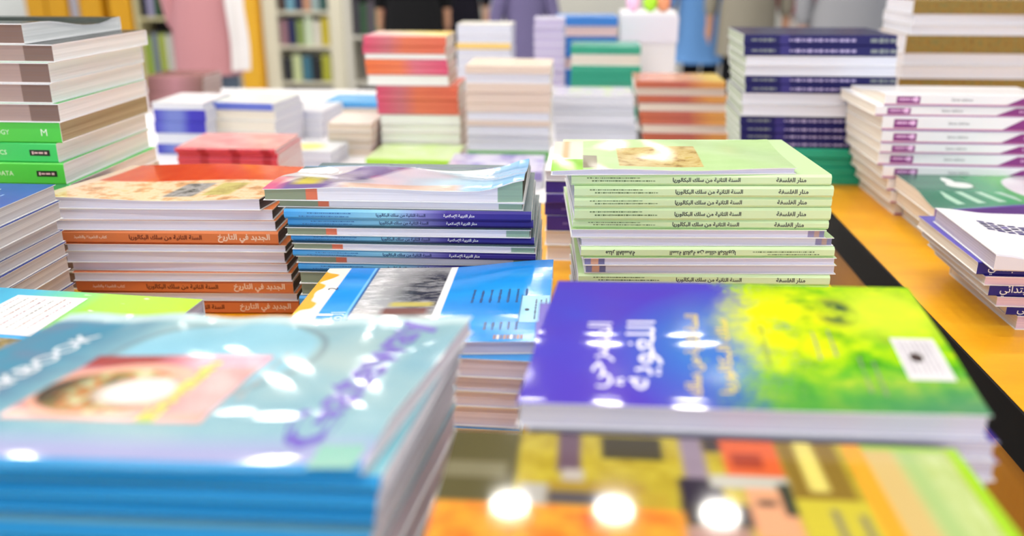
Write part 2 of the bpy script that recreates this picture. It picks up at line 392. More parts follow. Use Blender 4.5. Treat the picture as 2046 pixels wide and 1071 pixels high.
# ------------------------------------------------------------------ stacks of books (metres; front line of each stack, turn, size, then every book as orientation, shift, bottom, top)
STACKS=[
 ('philosophy', (0.1251, 0.9156), 4.0, 0.27, 0.19, [('F', -0.0251, 0.2079, 0.2136), ('S', -0.0013, 0.1959, 0.2079), ('S', 0.0014, 0.1836, 0.1959), ('S', 0.0009, 0.1722, 0.1836), ('S', 0.0021, 0.1583, 0.1722), ('S', 0.0027, 0.1484, 0.1583), ('F', 0.0002, 0.139, 0.1484), ('F', 0.009, 0.1296, 0.139), ('R', 0.0098, 0.1181, 0.1296), ('F', 0.0127, 0.109, 0.1181), ('F', 0.0158, 0.0982, 0.109), ('S', 0.0102, 0.0861, 0.0982), ('F', 0.0102, 0.0718, 0.0861), ('S', 0.0102, 0.0574, 0.0718), ('S', 0.0102, 0.0431, 0.0574), ('S', 0.0102, 0.0287, 0.0431), ('S', 0.0102, 0.0144, 0.0287), ('S', 0.0102, 0.0, 0.0144)]),
 ('islamic', (-0.1875, 0.9225), 1.5, 0.27, 0.19, [('F', -0.0162, 0.1701, 0.1845), ('F', -0.0086, 0.1618, 0.1701), ('S', -0.0014, 0.1505, 0.1618), ('S', 0.0001, 0.1411, 0.1505), ('F', -0.0019, 0.1315, 0.1411), ('S', 0.0033, 0.1229, 0.1315), ('F', 0.0053, 0.115, 0.1229), ('S', 0.0055, 0.1063, 0.115), ('F', 0.0066, 0.0979, 0.1063), ('S', 0.008, 0.0887, 0.0979), ('F', 0.008, 0.0739, 0.0887), ('F', 0.008, 0.0592, 0.0739), ('S', 0.008, 0.0444, 0.0592), ('S', 0.008, 0.0296, 0.0444), ('F', 0.008, 0.0148, 0.0296), ('S', 0.008, 0.0, 0.0148)]),
 ('history', (-0.4962, 0.9935), 3.3, 0.27, 0.19, [('F', -0.0015, 0.1354, 0.1484), ('F', -0.0077, 0.1217, 0.1354), ('F', -0.0043, 0.1089, 0.1217), ('S', -0.0005, 0.0921, 0.1089), ('F', 0.0071, 0.0825, 0.0921), ('F', 0.0024, 0.0678, 0.0825), ('F', 0.0079, 0.0564, 0.0678), ('F', 0.0102, 0.045, 0.0564), ('S', 0.0122, 0.0286, 0.045), ('F', 0.014, 0.018, 0.0286), ('S', 0.0137, 0.0, 0.018)]),
 ('indigo', (-0.05, 1.2415), 0, 0.24, 0.17, [('F', 0.1184, 0.1198, 0.1351), ('S', 0.1186, 0.1022, 0.1198), ('S', 0.1188, 0.0874, 0.1022), ('S', 0.119, 0.068, 0.0874), ('S', 0.1193, 0.0453, 0.068), ('F', 0.1196, 0.0232, 0.0453), ('F', 0.1199, 0.0, 0.0232)]),
 ('physics', (-0.0509, 0.7025), -2, 0.24, 0.165, [('F', -0.0993, 0.0899, 0.1062), ('F', -0.1039, 0.0714, 0.0899), ('F', -0.1161, 0.0556, 0.0714), ('F', -0.12, 0.0402, 0.0556), ('F', -0.12, 0.0201, 0.0402), ('F', -0.12, 0.0, 0.0201)]),
 ('theatre', (0.1044, 0.4664), 1.3, 0.27, 0.2, [('F', -0.0015, 0.1594, 0.1761), ('F', -0.0059, 0.1464, 0.1594), ('F', -0.0063, 0.1333, 0.1464), ('F', -0.0063, 0.1111, 0.1333), ('F', -0.0063, 0.0889, 0.1111), ('F', -0.0063, 0.0667, 0.0889), ('F', -0.0063, 0.0444, 0.0667), ('F', -0.0063, 0.0222, 0.0444), ('F', -0.0063, 0.0, 0.0222)]),
 ('workbook', (-0.1024, 0.3721), 1.0, 0.28, 0.185, [('S', -0.1316, 0.1756, 0.1849), ('S', -0.1326, 0.166, 0.1756), ('S', -0.1351, 0.1558, 0.166), ('S', -0.1366, 0.1456, 0.1558), ('S', -0.1382, 0.1354, 0.1456), ('S', -0.1397, 0.125, 0.1354), ('S', -0.1397, 0.1042, 0.125), ('S', -0.1397, 0.0833, 0.1042), ('S', -0.1397, 0.0625, 0.0833), ('S', -0.1397, 0.0417, 0.0625), ('S', -0.1397, 0.0208, 0.0417), ('S', -0.1397, 0.0, 0.0208)]),
 ('dictionary', (-0.6545, 1.066), 0, 0.28, 0.24, [('F', -0.1677, 0.3204, 0.345), ('F', -0.1323, 0.2988, 0.3204), ('F', -0.1403, 0.2733, 0.2988), ('F', -0.1428, 0.2488, 0.2733), ('F', -0.1386, 0.225, 0.2488), ('S', -0.143, 0.1983, 0.225), ('S', -0.1489, 0.1733, 0.1983), ('S', -0.1448, 0.1459, 0.1733), ('S', -0.1382, 0.1247, 0.1459), ('F', -0.1382, 0.0997, 0.1247), ('F', -0.1382, 0.0748, 0.0997), ('F', -0.1382, 0.0499, 0.0748), ('F', -0.1382, 0.0249, 0.0499), ('F', -0.1382, 0.0, 0.0249)]),
 ('german', (0.5412, 1.5326), 0, 0.3, 0.215, [('S', 0.1067, 0.1883, 0.2079), ('S', 0.0929, 0.171, 0.1883), ('S', 0.107, 0.1467, 0.171), ('S', 0.1084, 0.1251, 0.1467), ('S', 0.1094, 0.1081, 0.1251), ('S', 0.1119, 0.0867, 0.1081), ('S', 0.1205, 0.0651, 0.0867), ('S', 0.1293, 0.0433, 0.0651), ('S', 0.1372, 0.0223, 0.0433), ('S', 0.1485, 0.0, 0.0223)]),
 ('whiteblue', (0.5217, 1.0253), 0, 0.27, 0.2, [('S', 0.0773, 0.069, 0.0843), ('F', 0.0852, 0.0574, 0.069), ('S', 0.0948, 0.0432, 0.0574), ('F', 0.1057, 0.0304, 0.0432), ('S', 0.1216, 0.018, 0.0304), ('F', 0.1334, 0.0, 0.018)]),
 ('greencover', (0.553, 1.3399), 0, 0.27, 0.19, [('S', 0.1124, 0.0495, 0.0735), ('S', 0.119, 0.0246, 0.0495), ('S', 0.1331, 0.0, 0.0246)]),
 ('navy', (0.4584, 1.7503), 0, 0.28, 0.2, [('S', -0.0218, 0.2653, 0.2844), ('S', -0.0197, 0.2462, 0.2653), ('F', -0.0177, 0.2287, 0.2462), ('F', -0.0156, 0.2092, 0.2287), ('S', -0.0137, 0.1933, 0.2092), ('S', -0.0118, 0.1763, 0.1933), ('F', -0.0162, 0.1546, 0.1763), ('F', -0.0138, 0.1326, 0.1546), ('S', -0.0163, 0.1143, 0.1326), ('S', -0.0145, 0.0998, 0.1143), ('S', -0.0129, 0.0852, 0.0998), ('S', -0.0113, 0.0705, 0.0852), ('T', -0.0076, 0.0518, 0.0705), ('T', -0.0056, 0.034, 0.0518), ('T', -0.0037, 0.0171, 0.034), ('T', -0.0019, 0.0, 0.0171)]),
 ('gold', (0.7164, 2.1188), 0, 0.28, 0.2, [('S', 0.1471, 0.3024, 0.3322), ('F', 0.1477, 0.2788, 0.3024), ('F', 0.1477, 0.257, 0.2788), ('S', 0.139, 0.2177, 0.257), ('F', 0.1403, 0.1911, 0.2177), ('F', 0.1387, 0.1621, 0.1911), ('S', 0.138, 0.1373, 0.1621), ('F', 0.137, 0.1123, 0.1373), ('F', 0.1383, 0.0872, 0.1123), ('S', 0.1383, 0.0581, 0.0872), ('F', 0.1383, 0.0291, 0.0581), ('F', 0.1383, 0.0, 0.0291)]),
 ('orangepink', (-0.3686, 1.9965), 0, 0.185, 0.15, [('S', -0.0289, 0.236, 0.2575), ('S', -0.0319, 0.2187, 0.236), ('F', -0.029, 0.2079, 0.2187), ('R', -0.0296, 0.1904, 0.2079), ('R', -0.0269, 0.1729, 0.1904), ('F', -0.0254, 0.1499, 0.1729), ('S', -0.0052, 0.1332, 0.1499), ('S', -0.0058, 0.1176, 0.1332), ('S', -0.0046, 0.1018, 0.1176), ('S', -0.004, 0.0849, 0.1018), ('F', -0.0018, 0.0645, 0.0849), ('F', -0.0007, 0.0439, 0.0645), ('F', -0.0003, 0.0232, 0.0439), ('F', 0.0001, 0.0, 0.0232)]),
 ('beige', (-0.1604, 1.9065), 0, 0.18, 0.15, [('S', -0.0001, 0.1892, 0.2059), ('F', -0.0001, 0.1684, 0.1892), ('S', -0.0001, 0.1484, 0.1684), ('S', -0.0001, 0.125, 0.1484), ('S', -0.0002, 0.1069, 0.125), ('F', -0.0002, 0.0897, 0.1069), ('S', -0.0002, 0.0778, 0.0897), ('F', -0.0002, 0.0594, 0.0778), ('F', -0.0003, 0.043, 0.0594), ('F', -0.0003, 0.0232, 0.043), ('M', -0.0003, 0.0, 0.0232)]),
 ('white', (-0.2762, 2.4818), 0, 0.15, 0.14, [('F', 0.0008, 0.2247, 0.2497), ('F', 0.0006, 0.2009, 0.2247), ('S', 0.0004, 0.1849, 0.2009), ('F', 0.0002, 0.1622, 0.1849), ('F', -0.0001, 0.1379, 0.1622), ('F', -0.0001, 0.1034, 0.1379), ('F', -0.0001, 0.069, 0.1034), ('S', -0.0001, 0.0345, 0.069), ('F', -0.0001, 0.0, 0.0345)]),
 ('lilac', (-0.0983, 2.5287), 0, 0.085, 0.12, [('F', -0.0024, 0.2408, 0.2634), ('F', -0.0021, 0.2181, 0.2408), ('F', -0.0018, 0.1953, 0.2181), ('F', -0.0015, 0.1724, 0.1953), ('F', -0.0012, 0.1493, 0.1724), ('F', -0.0009, 0.126, 0.1493), ('F', -0.0005, 0.1026, 0.126), ('F', -0.0002, 0.0791, 0.1026), ('F', -0.0002, 0.0396, 0.0791), ('F', -0.0002, 0.0, 0.0396)]),
 ('blue', (0.007, 2.7599), 3, 0.18, 0.15, [('S', -0.0021, 0.228, 0.2554), ('F', -0.0013, 0.199, 0.228), ('S', -0.0005, 0.1697, 0.199), ('S', -0.0005, 0.1358, 0.1697), ('F', -0.0005, 0.1018, 0.1358), ('S', -0.0005, 0.0679, 0.1018), ('S', -0.0005, 0.0339, 0.0679), ('F', -0.0005, 0.0, 0.0339)]),
 ('jade', (0.0592, 2.4928), 0, 0.19, 0.15, [('S', -0.0034, 0.1718, 0.1943), ('F', -0.0025, 0.1424, 0.1718), ('S', -0.0016, 0.1182, 0.1424), ('S', -0.0007, 0.0924, 0.1182), ('S', -0.0007, 0.0616, 0.0924), ('F', -0.0007, 0.0308, 0.0616), ('S', -0.0007, 0.0, 0.0308)]),
 ('grey', (0.0311, 2.1532), 0, 0.2, 0.16, [('F', -0.0112, 0.087, 0.1096), ('F', -0.0087, 0.0655, 0.087), ('F', -0.0057, 0.0438, 0.0655), ('F', -0.0032, 0.022, 0.0438), ('F', -0.0008, 0.0, 0.022)]),
 ('rust', (0.2513, 2.146), 0, 0.21, 0.16, [('S', -0.0268, 0.1305, 0.1468), ('F', -0.0234, 0.113, 0.1305), ('S', -0.02, 0.0943, 0.113), ('F', -0.0165, 0.0766, 0.0943), ('S', -0.0136, 0.06, 0.0766), ('S', -0.0102, 0.0433, 0.06), ('F', -0.0074, 0.0241, 0.0433), ('S', -0.004, 0.0121, 0.0241), ('S', -0.0009, 0.0, 0.0121)]),
 ('red', (-0.6523, 1.5726), 0, 0.19, 0.15, [('S', -0.0057, 0.0803, 0.0887), ('S', -0.0017, 0.071, 0.0803), ('S', -0.0008, 0.0626, 0.071), ('S', 0.0002, 0.0541, 0.0626), ('S', 0.0002, 0.045, 0.0541), ('S', 0.0002, 0.036, 0.045), ('S', 0.0002, 0.027, 0.036), ('S', 0.0002, 0.018, 0.027), ('S', 0.0002, 0.009, 0.018), ('S', 0.0002, 0.0, 0.009)]),
 ('ultramarine', (-0.9013, 1.9222), 0, 0.12, 0.16, [('F', 0.0001, 0.1014, 0.1157), ('S', 0.005, 0.0746, 0.1014), ('S', 0.0016, 0.0475, 0.0746), ('F', 0.0016, 0.0238, 0.0475), ('S', 0.0016, 0.0, 0.0238)]),
 ('whiteleft', (-0.7719, 1.9767), -6, 0.15, 0.16, [('S', -0.0013, 0.0932, 0.1101), ('F', 0.0009, 0.0704, 0.0932), ('F', 0.0008, 0.0451, 0.0704), ('F', 0.0007, 0.0219, 0.0451), ('S', 0.0007, 0.0, 0.0219)]),
 ('brown', (-1.1889, 2.5307), 0, 0.17, 0.14, [('S', 0.0073, 0.0815, 0.0972), ('S', 0.0053, 0.0657, 0.0815), ('S', 0.0032, 0.0484, 0.0657), ('S', 0.001, 0.031, 0.0484), ('S', 0.001, 0.0, 0.031)]),
 ('palegrey', (-0.7041, 2.1338), -4, 0.13, 0.15, [('F', 0.0044, 0.0444, 0.0665), ('F', 0.0025, 0.0222, 0.0444), ('F', 0.0007, 0.0, 0.0222)]),
 ('azure', (-0.6199, 2.3363), 0, 0.15, 0.15, [('S', 0.0029, 0.0441, 0.0586), ('F', 0.0019, 0.0241, 0.0441), ('F', 0.0006, 0.0, 0.0241)]),
 ('sun', (-0.5905, 1.8081), -3, 0.13, 0.115, [('F', 0.002, 0.0194, 0.0365), ('F', 0.0005, 0.0, 0.0194)]),
 ('shell', (-0.5206, 1.935), 0, 0.1, 0.14, [('F', 0.0039, 0.0565, 0.0743), ('F', 0.0028, 0.0385, 0.0565), ('F', 0.0017, 0.0205, 0.0385), ('F', 0.0005, 0.0, 0.0205)]),
 ('lime', (-0.3625, 1.8263), 0, 0.19, 0.165, [('S', -0.0, 0.0, 0.0183)]),
 ('lavender', (-0.1705, 1.6676), 0, 0.19, 0.16, [('S', -0.0003, 0.0158, 0.0335), ('F', -0.0004, 0.0, 0.0158)]),
]

ORD = ['topmost', 'second from top', 'third from top', 'fourth from top', 'fifth from top', 'sixth from top', 'seventh from top', 'eighth from top',
       'ninth from top', 'tenth from top', 'eleventh from top', 'twelfth from top', 'thirteenth from top', 'fourteenth from top', 'fifteenth from top',
       'sixteenth from top', 'seventeenth from top', 'eighteenth from top', 'nineteenth from top', 'twentieth from top']
BAC = 'السنة الثانية من سلك البكالوريا'
WHITE, DARK = ink((250, 250, 250)), ink((40, 38, 50))
def bands(stops):
    """page block printed to the edge: colour changes along the book (u, colour from there on)"""
    def f(N):
        c = stops[0][1]
        for u, k in stops[1:]: c = N.mix(N.step(N.u, u, .004), c, k)
        n = N.n.new('ShaderNodeTexNoise'); n.inputs['Scale'].default_value = 1; n.inputs['Detail'].default_value = 3
        mp = N.n.new('ShaderNodeMapping'); mp.inputs['Scale'].default_value = (3, 3, 900)
        N.l.new(N.tc.outputs['Object'], mp.inputs[0]); N.l.new(mp.outputs[0], n.inputs['Vector'])
        return N.mix(N.step(n.outputs[0], .42, .3), N.mix(.22, c, (120, 118, 130)), c)
    return f
P_ISL = art('pages_banded', bands([(0, (143, 152, 128)), (.165, (222, 122, 92)), (.21, (232, 229, 238)), (.90, (148, 178, 158))]), .75, .15)
P_PHIL = art('pages_right_print', bands([(0, (222, 220, 236)), (.93, (150, 142, 178)), (.955, (190, 160, 150)), (.975, (140, 140, 175))]), .75, .15)
P_PHIL2 = art('pages_left_print', bands([(0, (140, 140, 190)), (.03, (225, 175, 150)), (.06, (120, 120, 165)), (.085, (222, 220, 236))]), .75, .15)
P_BROWN = paper_stack((176, 150, 142), (140, 116, 108)); P_BROWN2 = art('pages_brown', bands([(0, (172, 148, 140)), (.86, (128, 104, 94))]), .75, .15)
P_TAN = paper_stack((184, 170, 136), (158, 142, 108)); P_CREAM = paper_stack((236, 228, 214), (212, 198, 184)); P_WARM = paper_stack((238, 239, 238), (218, 220, 218))
P_BEIGE = paper_stack((226, 212, 196), (196, 176, 160)); P_LILAC = paper_stack((206, 196, 224), (176, 166, 200)); P_PINK = paper_stack((232, 206, 202), (206, 172, 176))
P_GREY = paper_stack((224, 225, 234), (196, 198, 212))

isl_spine = art('spine_islamic', lambda N: N.ramp(N.u, [(0, (72, 160, 232)), (.2, (116, 186, 232)), (.42, (150, 210, 232)), (.55, (140, 140, 205)), (.66, (72, 58, 150)), (1, (58, 52, 140))]), .25)
pink_l = art('spine_pink_left', lambda N: N.ramp(N.u, [(0, (208, 82, 114)), (.3, (194, 112, 122)), (.5, (214, 116, 88)), (1, (212, 106, 84))]), .35)
pink_r = art('spine_pink_right', lambda N: N.ramp(N.u, [(0, (222, 116, 74)), (.42, (224, 124, 88)), (.6, (210, 116, 134)), (1, (214, 88, 124))]), .35)
gold_spine = art('spine_gold', lambda N: N.ramp(N.noise(3, 14, .8, 4, .7), [(.3, (84, 60, 24)), (.48, (150, 118, 48)), (.6, (112, 108, 56)), (.75, (180, 148, 84))]), .35)
red_spine = art('spine_red', lambda N: N.mix(N.mul(N.step(N.math('FRACT', N.mul(N.u, 3.2)), .72, .04), .8), (212, 78, 106), (166, 34, 58)), .35)
navy_spine = art('spine_navy', lambda N: N.mix(N.rect(.24, .3, -1, 2), (24, 22, 88), (52, 46, 118)), .35)
german_front = cover((238, 236, 240))

def german_deco(mb, L, D, T):
    PUR, PALE = ink((128, 30, 120)), ink((236, 190, 232))
    pl = lambda a, b: (a, -D/2-.00025, b); p2 = lambda a, b: (a, -D/2-.0004, b)
    def rc(x0, x1, z0, z1, m, pl=pl): mb.add([pl(x0, z0), pl(x1, z0), pl(x1, z1), pl(x0, z1)], [(0, 1, 2, 3)], m)
    rc(-L/2, L/2, .0002, T*.1, ink((150, 110, 176))); rc(-L/2, L/2, T*.1, T*.16, ink((214, 120, 140)))
    x0 = -L/2+.019
    rc(x0, x0+.038, T*.2, T*.8, PUR)
    rnd = random.Random(3); dashes(mb, PALE, x0+.004, x0+.025, T*.55, T*.22, p2, rnd, .003)
    mb.add([p2(x0+.031+.0042*math.cos(k*math.pi/6), T*.55+.0042*math.sin(k*math.pi/6)) for k in range(12)], [tuple(range(12))], PALE)
    put_text(mb, '2\u00e8me \u00e9dition', ink((70, 66, 80)), .034, lambda a, b: pl(-L/2+.124+a, T*.55+b))
    mb.add([pl(-L/2+.195, T*.14), pl(L/2, T*.14), pl(L/2, T*.86), pl(-L/2+.226, T*.86)], [(0, 1, 2, 3)], PUR)
    dashes(mb, PALE, -L/2+.232, L/2-.02, T*.52, T*.25, p2, rnd, .004)

def dict_deco(text, label):
    def f(mb, L, D, T):
        pl = lambda a, b: (L/2+a, -D/2-.0003, T/2+b); p2 = lambda a, b: (L/2+a, -D/2-.0005, T/2+b)
        k = .0085
        v, ff, w, h = glyphs(text); put_text(mb, text, ink((225, 246, 215)), w*k, lambda a, b: pl(-.068-w*k/2+a, b))
        if label:
            mb.add([pl(-.037, -.0038), pl(-.010, -.0038), pl(-.010, .0038), pl(-.037, .0038)], [(0, 1, 2, 3)], ink((22, 34, 20)))
            dashes(mb, ink((215, 180, 180)), -.034, -.012, 0, .004, p2, random.Random(8), .004)
        else: put_text(mb, 'M', ink((235, 250, 225)), .008, lambda a, b: pl(-.022+a, b))
    return f
def white_blue_deco(mb, L, D, T):
    put_text(mb, 'التعليم الابتدائي', WHITE, .075, lambda a, b: (-L/2+.05+a, -D/2-.0003, T/2+b))
def navy_deco(mb, L, D, T):
    r = random.Random(4); PALE = ink((170, 160, 205))
    dashes(mb, PALE, -L*.2, L*.24, T/2, T*.34, lambda a, b: (a, -D/2-.0003, b), r, .006)
    dashes(mb, ink((120, 128, 130)), L*.33, L*.46, T/2, T*.5, lambda a, b: (a, -D/2-.0003, b), r, .012)
    dashes(mb, ink((120, 128, 130)), -L*.45, -L*.3, T/2, T*.3, lambda a, b: (a, -D/2-.0003, b), r, .008)

green_spine = plain((214, 238, 188), .22, .5)
green_note = ink((92, 118, 74))
phil_text = [('منار الفلسفة', .845, .115, DARK, None, 0), (BAC, .52, .26, DARK, None, 0),
             (None, .2, .24, green_note, .12, -.06), (None, .16, .2, green_note, .1, .2)]
isl_text = [('منار التربية الإسلامية', .71, .125, WHITE, None, 0), (BAC, .475, .20, ink((24, 44, 96)), None, 0),
            (None, .16, .2, ink((60, 120, 180)), .13, -.18), (None, .18, .17, ink((60, 120, 180)), .13, .14)]
his_text = [('الجديد في التاريخ', .845, .235, ink((250, 226, 205)), None, 0), (BAC, .49, .33, ink((96, 24, 14)), None, 0),
            ('كتاب التلميذة والتلميذ', .15, .15, ink((250, 222, 196)), None, 0)]

# look: what the label says for a spine or a page side facing the aisle; m: front, spine, back colours
ST = {}
def style(name, phrase, look_s, look_f, front, spine, deco=None, page=None, page_end=None, fore=None, item='textbook', cat='book', th=.0008, by=None):
    ST[name] = dict(phrase=phrase, look={'S': look_s, 'R': look_s, 'F': look_f}, front=front, spine=spine, deco=deco, page=page, page_end=page_end,
                    fore=fore, item=item, cat=cat, th=th, by=by or {})
style('philosophy', 'in the pale green stack', 'pale green textbook spine out', 'pale green textbook page side out', cover((206, 234, 178)), green_spine, spine_text(phil_text), paper_stack((222, 220, 236), (200, 197, 216)),
      by={6: dict(fore=P_PHIL), 7: dict(fore=P_PHIL), 9: dict(fore=P_PHIL2), 10: dict(fore=P_PHIL2)})
style('islamic', 'in the blue-purple spined stack', 'blue and purple textbook spine out', 'blue textbook page side out', cover((92, 112, 120)), isl_spine, spine_text(isl_text), PAPER, paper_stack((96, 94, 72), (66, 64, 50)), P_ISL)  # page ends in dark olive: the side's shade is put into their colour
style('history', 'in the orange-spined stack', 'orange textbook spine out', 'orange textbook page side out', cover((216, 122, 72)), cover((220, 126, 76)), spine_text(his_text), paper_stack((236, 232, 248), (218, 213, 232)), paper_stack((104, 98, 100), (74, 70, 74)))  # dark grey page ends paint in the shadow of the gap beside this stack
style('indigo', 'in the purple pile at centre', 'purple book spine out', 'pale book', cover((240, 238, 240)), cover((74, 56, 150)), spine_text([(None, .3, .4, ink((120, 104, 190)), .2, 0)]), PAPER)
style('physics', 'in the stack topped by bright blue', 'blue textbook spine out', 'blue textbook page side out', cover((70, 150, 220)), cover((60, 110, 200)), None, paper_stack((232, 229, 248), (212, 208, 230)), paper_stack((214, 208, 196), (180, 172, 160)))
style('theatre', 'in the stack topped by purple and lime', 'purple textbook spine out', 'purple textbook page side out', cover((86, 66, 176)), cover((70, 60, 150)), None, paper_stack((214, 210, 224), (190, 186, 204)), None)
style('workbook', 'in the pale blue workbook stack', 'pale blue workbook with bright blue spine', 'workbook page side out', cover((130, 190, 205)), plain((36, 138, 196), .28, .3), None, paper_stack((226, 214, 220), (206, 194, 202)), None, None, 'workbook', 'book')
style('dictionary', 'in the thick green book tower', 'thick green book spine out', 'thick book brown page side out', cover((80, 200, 84)), cover((82, 204, 72)), None, P_WARM, P_WARM, P_BROWN2, 'thick_paperback', 'book', .0012,
      {0: dict(front=cover((30, 44, 38))), 1: dict(front=cover((18, 26, 22))), 3: dict(front=cover((44, 58, 36))),
       5: dict(end=P_TAN, deco=dict_deco('BIOLOGY', False)), 6: dict(deco=dict_deco('PHYSICS', True), spine=cover((70, 204, 104))), 7: dict(deco=dict_deco('DATA', True)), 8: dict(spine=cover((92, 205, 120)))})
style('german', 'in the white and purple stack', 'white book with purple spine label', 'white book', german_front, german_front, german_deco, P_CREAM, P_CREAM)
style('whiteblue', 'in the front pile on the right table', 'book with navy blue spine', 'book with pink-edged pages', cover((84, 74, 176)), cover((30, 28, 122)), white_blue_deco, paper_stack((232, 200, 206), (196, 160, 190)), P_CREAM)
style('greencover', 'in the pile under the green cover', 'paperback with green cover', 'paperback', cover((40, 132, 92)), cover((120, 90, 176)), None, P_CREAM, P_CREAM)
style('navy', 'in the tall navy stack', 'navy book spine out', 'navy book page side out', cover((30, 28, 80)), navy_spine, navy_deco, P_GREY, paper_stack((188, 196, 176), (150, 160, 140)))
style('gold', 'in the tall brown and gold stack', 'gold-brown book spine out', 'brown book page side out', cover((150, 116, 48)), gold_spine, None, P_GREY)
style('orangepink', 'in the pink and orange stack', 'pink and orange book spine out', 'pink book page side out', pink_l, pink_l, None, P_WARM, P_BEIGE)
style('beige', 'in the beige stack beside pink and orange', 'beige book spine out', 'beige book page side out', cover((226, 208, 188)), paper_stack((226, 210, 198), (192, 170, 158)), None, P_GREY, P_CREAM)
style('white', 'in the white stack behind the beige one', 'book with thin yellow spine', 'white book page side out', cover((232, 226, 216)), cover((232, 196, 110)), None, P_GREY, P_GREY)
style('lilac', 'in the narrow lilac pile', 'lilac book', 'lilac-edged booklet', cover((196, 190, 220)), cover((190, 180, 215)), None, P_LILAC, P_LILAC)
style('blue', 'in the blue stack at the back', 'bright blue book spine out', 'blue book page side out', cover((58, 128, 208)), cover((58, 126, 206)), None, P_PINK, P_GREY)
style('jade', 'in the jade stack at the back', 'jade green book spine out', 'jade green book page side out', cover((60, 160, 136)), cover((56, 160, 130)), None, P_CREAM, P_CREAM)
style('grey', 'in the low white stack left of rust', 'white book', 'white book page side out', cover((110, 128, 140)), cover((200, 200, 210)), None, P_GREY, P_GREY)
style('rust', 'in the rust and orange stack', 'rust orange book spine out', 'rust book page side out', cover((196, 112, 66)), art('spine_rust', lambda N: N.ramp(N.u, [(0, (188, 100, 70)), (.55, (182, 96, 82)), (.8, (216, 150, 80)), (1, (216, 158, 84))]), .35), None, P_BEIGE, P_BEIGE)
style('red', 'in the low red pile', 'red book spine out', 'red book', cover((214, 70, 90)), red_spine, None, P_PINK, P_PINK)
style('ultramarine', 'in the small ultramarine stack', 'ultramarine book spine out', 'white-topped book page side out', cover((236, 236, 240)), art('spine_ultra', lambda N: N.ramp(N.u, [(0, (62, 60, 176)), (.3, (110, 124, 196)), (.5, (110, 124, 196)), (.7, (58, 54, 176)), (1, (56, 52, 170))]), .3), None, P_GREY)
style('whiteleft', 'in the white stack with blue line', 'white book with blue spine', 'white book page side out', cover((226, 230, 226)), cover((92, 108, 196)), None, P_CREAM, P_GREY)
style('brown', 'in the dark brown pile at the back', 'brown book spine out', 'brown book', cover((122, 84, 78)), art('spine_brown', lambda N: N.ramp(N.u, [(0, (116, 76, 70)), (.5, (176, 124, 130)), (1, (120, 86, 76))]), .45), None, P_BROWN)
style('palegrey', 'in the pale grey pile', 'pale grey book', 'pale grey book page side out', cover((216, 214, 224)), cover((200, 200, 210)), None, P_GREY, P_GREY)
style('azure', 'in the low azure pile', 'azure blue book spine out', 'azure book page side out', cover((86, 164, 222)), cover((70, 156, 222)), None, P_CREAM, P_PINK)
style('sun', 'in the pair behind the orange-spined stack', 'book', 'pale book page side out', cover((214, 216, 222)), cover((190, 220, 180)), None, P_GREY, P_GREY)
style('shell', 'in the small shell pink pile', 'shell pink book', 'shell pink book page side out', cover((236, 220, 212)), cover((220, 190, 180)), None, P_BEIGE, P_PINK)
style('lime', 'under the blurred stacks', 'flat lime green book before the pink and orange stack', 'lime book', cover((190, 224, 130)), cover((168, 216, 70)), None, P_CREAM)
style('lavender', 'in the low lavender pair', 'lavender covered book', 'book page side out', cover((190, 184, 222)), cover((150, 140, 200)), None, P_GREY)
ST['beige']['look']['M'] = 'green book spine out'
ST['navy']['look']['T'] = 'teal green book spine out'
ST['workbook']['page_end'] = paper_stack((236, 226, 230), (214, 202, 208))
MOSS, TEAL = cover((96, 172, 82)), cover((40, 164, 132))

# ---- printed fronts of the books that lie on top (u runs left to right, v from the near edge to the far edge)
def f_theatre(N):
    n1 = N.noise(4.5, 1.35, 1, 6, .65); n2 = N.noise(9, 1.35, 1, 5, .6); n3 = N.noise(60, 1.35, 1, 2, .7)
    base = N.ramp(N.noise(2.2, 1, 1, 2), [(.3, (88, 62, 182)), (.6, (78, 72, 190)), (.8, (66, 84, 196))])
    edge = N.math('ADD', N.u, N.math('MULTIPLY_ADD', N.math('SUBTRACT', n1, .5), .42, N.mul(N.math('SUBTRACT', n3, .5), .5)))
    edge = N.math('ADD', edge, N.mul(N.math('SUBTRACT', N.v, .55), -.0))
    blue = N.mix(N.mul(N.ell(.46, .42, .2, .36, .9), .75), base, (52, 124, 200))
    c = N.mix(N.step(edge, .52, .10), blue, (150, 190, 60))
    green = N.ramp(n2, [(.32, (58, 142, 34)), (.46, (112, 190, 28)), (.58, (168, 214, 20)), (.72, (224, 236, 40))])
    c = N.mix(N.step(edge, .58, .10), c, green)
    c = N.mix(N.mul(N.ell(.62, .62, .15, .3, .9), N.step(n1, .42, .2)), c, (232, 236, 20))
    c = N.mix(N.mul(N.ell(.9, .72, .13, .25, .9), .85), c, (222, 236, 60))
    c = N.mix(N.mul(N.ell(.76, .72, .05, .12, .7), N.step(n2, .5, .15)), c, (70, 96, 60))
    low = N.math('SUBTRACT', 1, N.step(N.v, .17, .26))
    c = N.mix(N.mul(low, N.mul(N.step(N.u, .5, .2), .8)), c, (64, 146, 70))
    return N.mix(N.mul(low, N.mul(N.step(N.u, .82, .3), .5)), c, (90, 130, 130))
